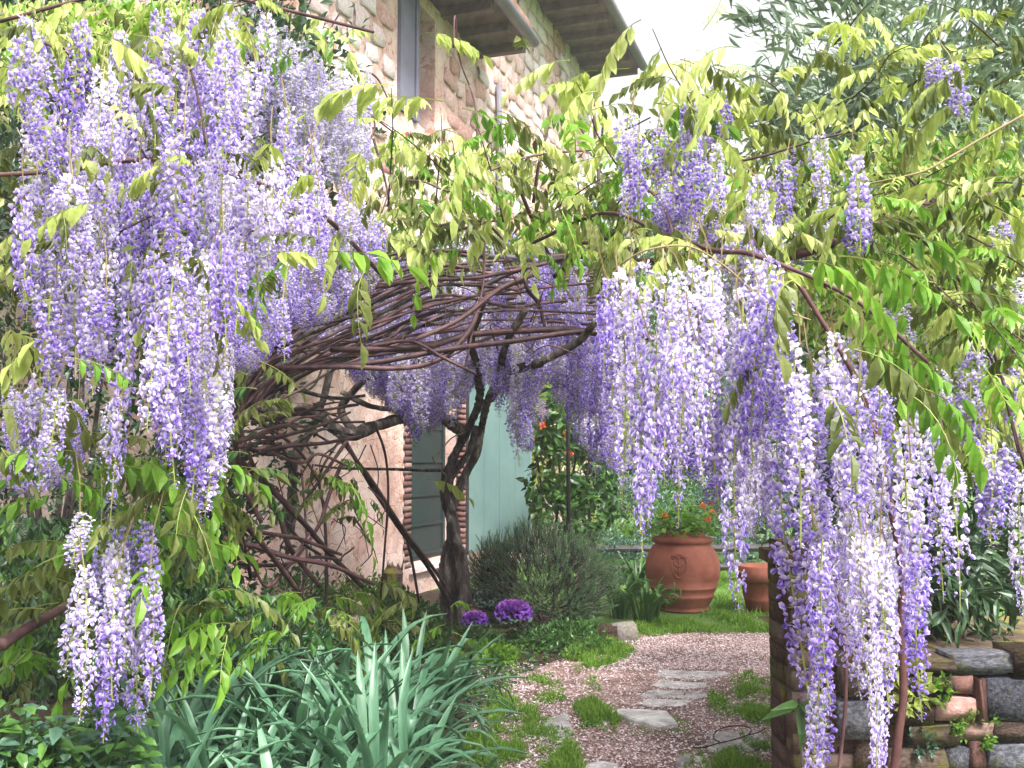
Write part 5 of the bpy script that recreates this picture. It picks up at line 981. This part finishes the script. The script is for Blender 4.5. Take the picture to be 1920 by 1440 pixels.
b = MB(); pt = leaf4(M['white_petal'], .7, .18)
for P, n in (([(900, 1470), (890, 1350), (960, 1270), (1090, 1225), (1170, 1192), (1440, 1188), (1450, 1470)], 9000), ([(880, 1300), (1050, 1290), (1100, 1460), (860, 1460)], 1300), ([(1170, 1200), (1450, 1190), (1450, 1260), (1100, 1260)], 3500), ([(1340, 1150), (1440, 1100), (1440, 1180)], 250), ([(880, 1250), (1000, 1240), (1000, 1300), (880, 1300)], 900)):
    pos = on_ground(P, n); k = len(pos); pos[:, 2] = NR.uniform(.012, .02, k)
    nm = unit(k)*.5; nm[:, 2] = 1; ax = unit(k); ax[:, 2] *= .15; b.inst(pt, frames(pos, ax, nm, NR.uniform(.010, .021, k)), NR.uniform(-.4, .4, k)+.5)
tag(link('fallen_petals', b.mesh('fallen_petals')), kind='stuff')
# reddish leaf litter between the petals
b = MB(); lt = leaf4(M['litter'] if 'litter' in M else M['terracotta'], .5, .1)
pos = on_ground([(900, 1470), (890, 1350), (960, 1270), (1090, 1225), (1170, 1192), (1440, 1188), (1450, 1470)], 5200); k = len(pos); pos[:, 2] = .012; nm = unit(k)*.4; nm[:, 2] = 1; ax = unit(k); ax[:, 2] *= .1
b.inst(lt, frames(pos, ax, nm, NR.uniform(.012, .028, k)), None); tag(link('leaf_litter', b.mesh('leaf_litter')), kind='stuff')
# leafy ground cover over the bed soil and a twig fallen on a flagstone
b = MB()
for mk, n, h in (('mid', 9000, .045), ('fresh', 5000, .035), ('dark', 4000, .05)):
    pos = on_ground([(100, 1480), (200, 1260), (560, 1150), (860, 1140), (1100, 1185), (1130, 1225), (985, 1275), (930, 1330), (880, 1480)], n); pos = pos[[noise.noise(Vector((q[0]*2.6, q[1]*2.2, h*90))) > -.12 for q in pos]]; k = len(pos)
    pos[:, 2] = NR.uniform(.01, .10, k); ax = unit(k); ax[:, 2] = np.abs(ax[:, 2])*.5; nm = unit(k)*.6; nm[:, 2] = 1; b.inst(leaf4(M[mk], .6, .08), frames(pos, ax, nm, NR.uniform(h*.6, h*1.3, k)), NR.uniform(-.35, .35, k)+.5)
tag(link('ground_cover', b.mesh('ground_cover')), kind='stuff')
b = MB(); b.tube(smooth_path([ground(x, y, .05) for x, y in ((1350, 1392), (1338, 1384), (1342, 1372), (1362, 1363), (1392, 1361), (1408, 1367), (1402, 1378), (1372, 1388), (1345, 1394), (1322, 1401), (1300, 1402))], 4), .004, M['bark'], 5); b.tube(smooth_path([ground(1402, 1378, .05), ground(1420, 1374, .05), ground(1436, 1366, .05)], 4), .003, M['bark'], 5)
tag(link('fallen_twig', b.mesh('fallen_twig')), 'curled dark twig lying on the square flagstone next to the pillar', 'twig')
# thin volume added over the garden to stand in for the bleaching glare
b = MB(); b.box((-30, -8, -1), (30, 60, 20), M['stalk']); hz = link('glare_haze', b.mesh('glare_haze')); hz.data.materials.clear()
hm = bpy.data.materials.new('glare_haze_air'); hm.use_nodes = True; hm.node_tree.nodes.clear(); ho = hm.node_tree.nodes.new('ShaderNodeOutputMaterial'); pv = hm.node_tree.nodes.new('ShaderNodeVolumePrincipled')
pv.inputs['Color'].default_value = (.93, .92, 1, 1); pv.inputs['Density'].default_value = .0018; pv.inputs['Anisotropy'].default_value = 0; hm.node_tree.links.new(pv.outputs[0], ho.inputs['Volume']); hz.data.materials.append(hm); tag(hz, kind='stuff')
print('OBJECTS', len(bpy.data.objects))
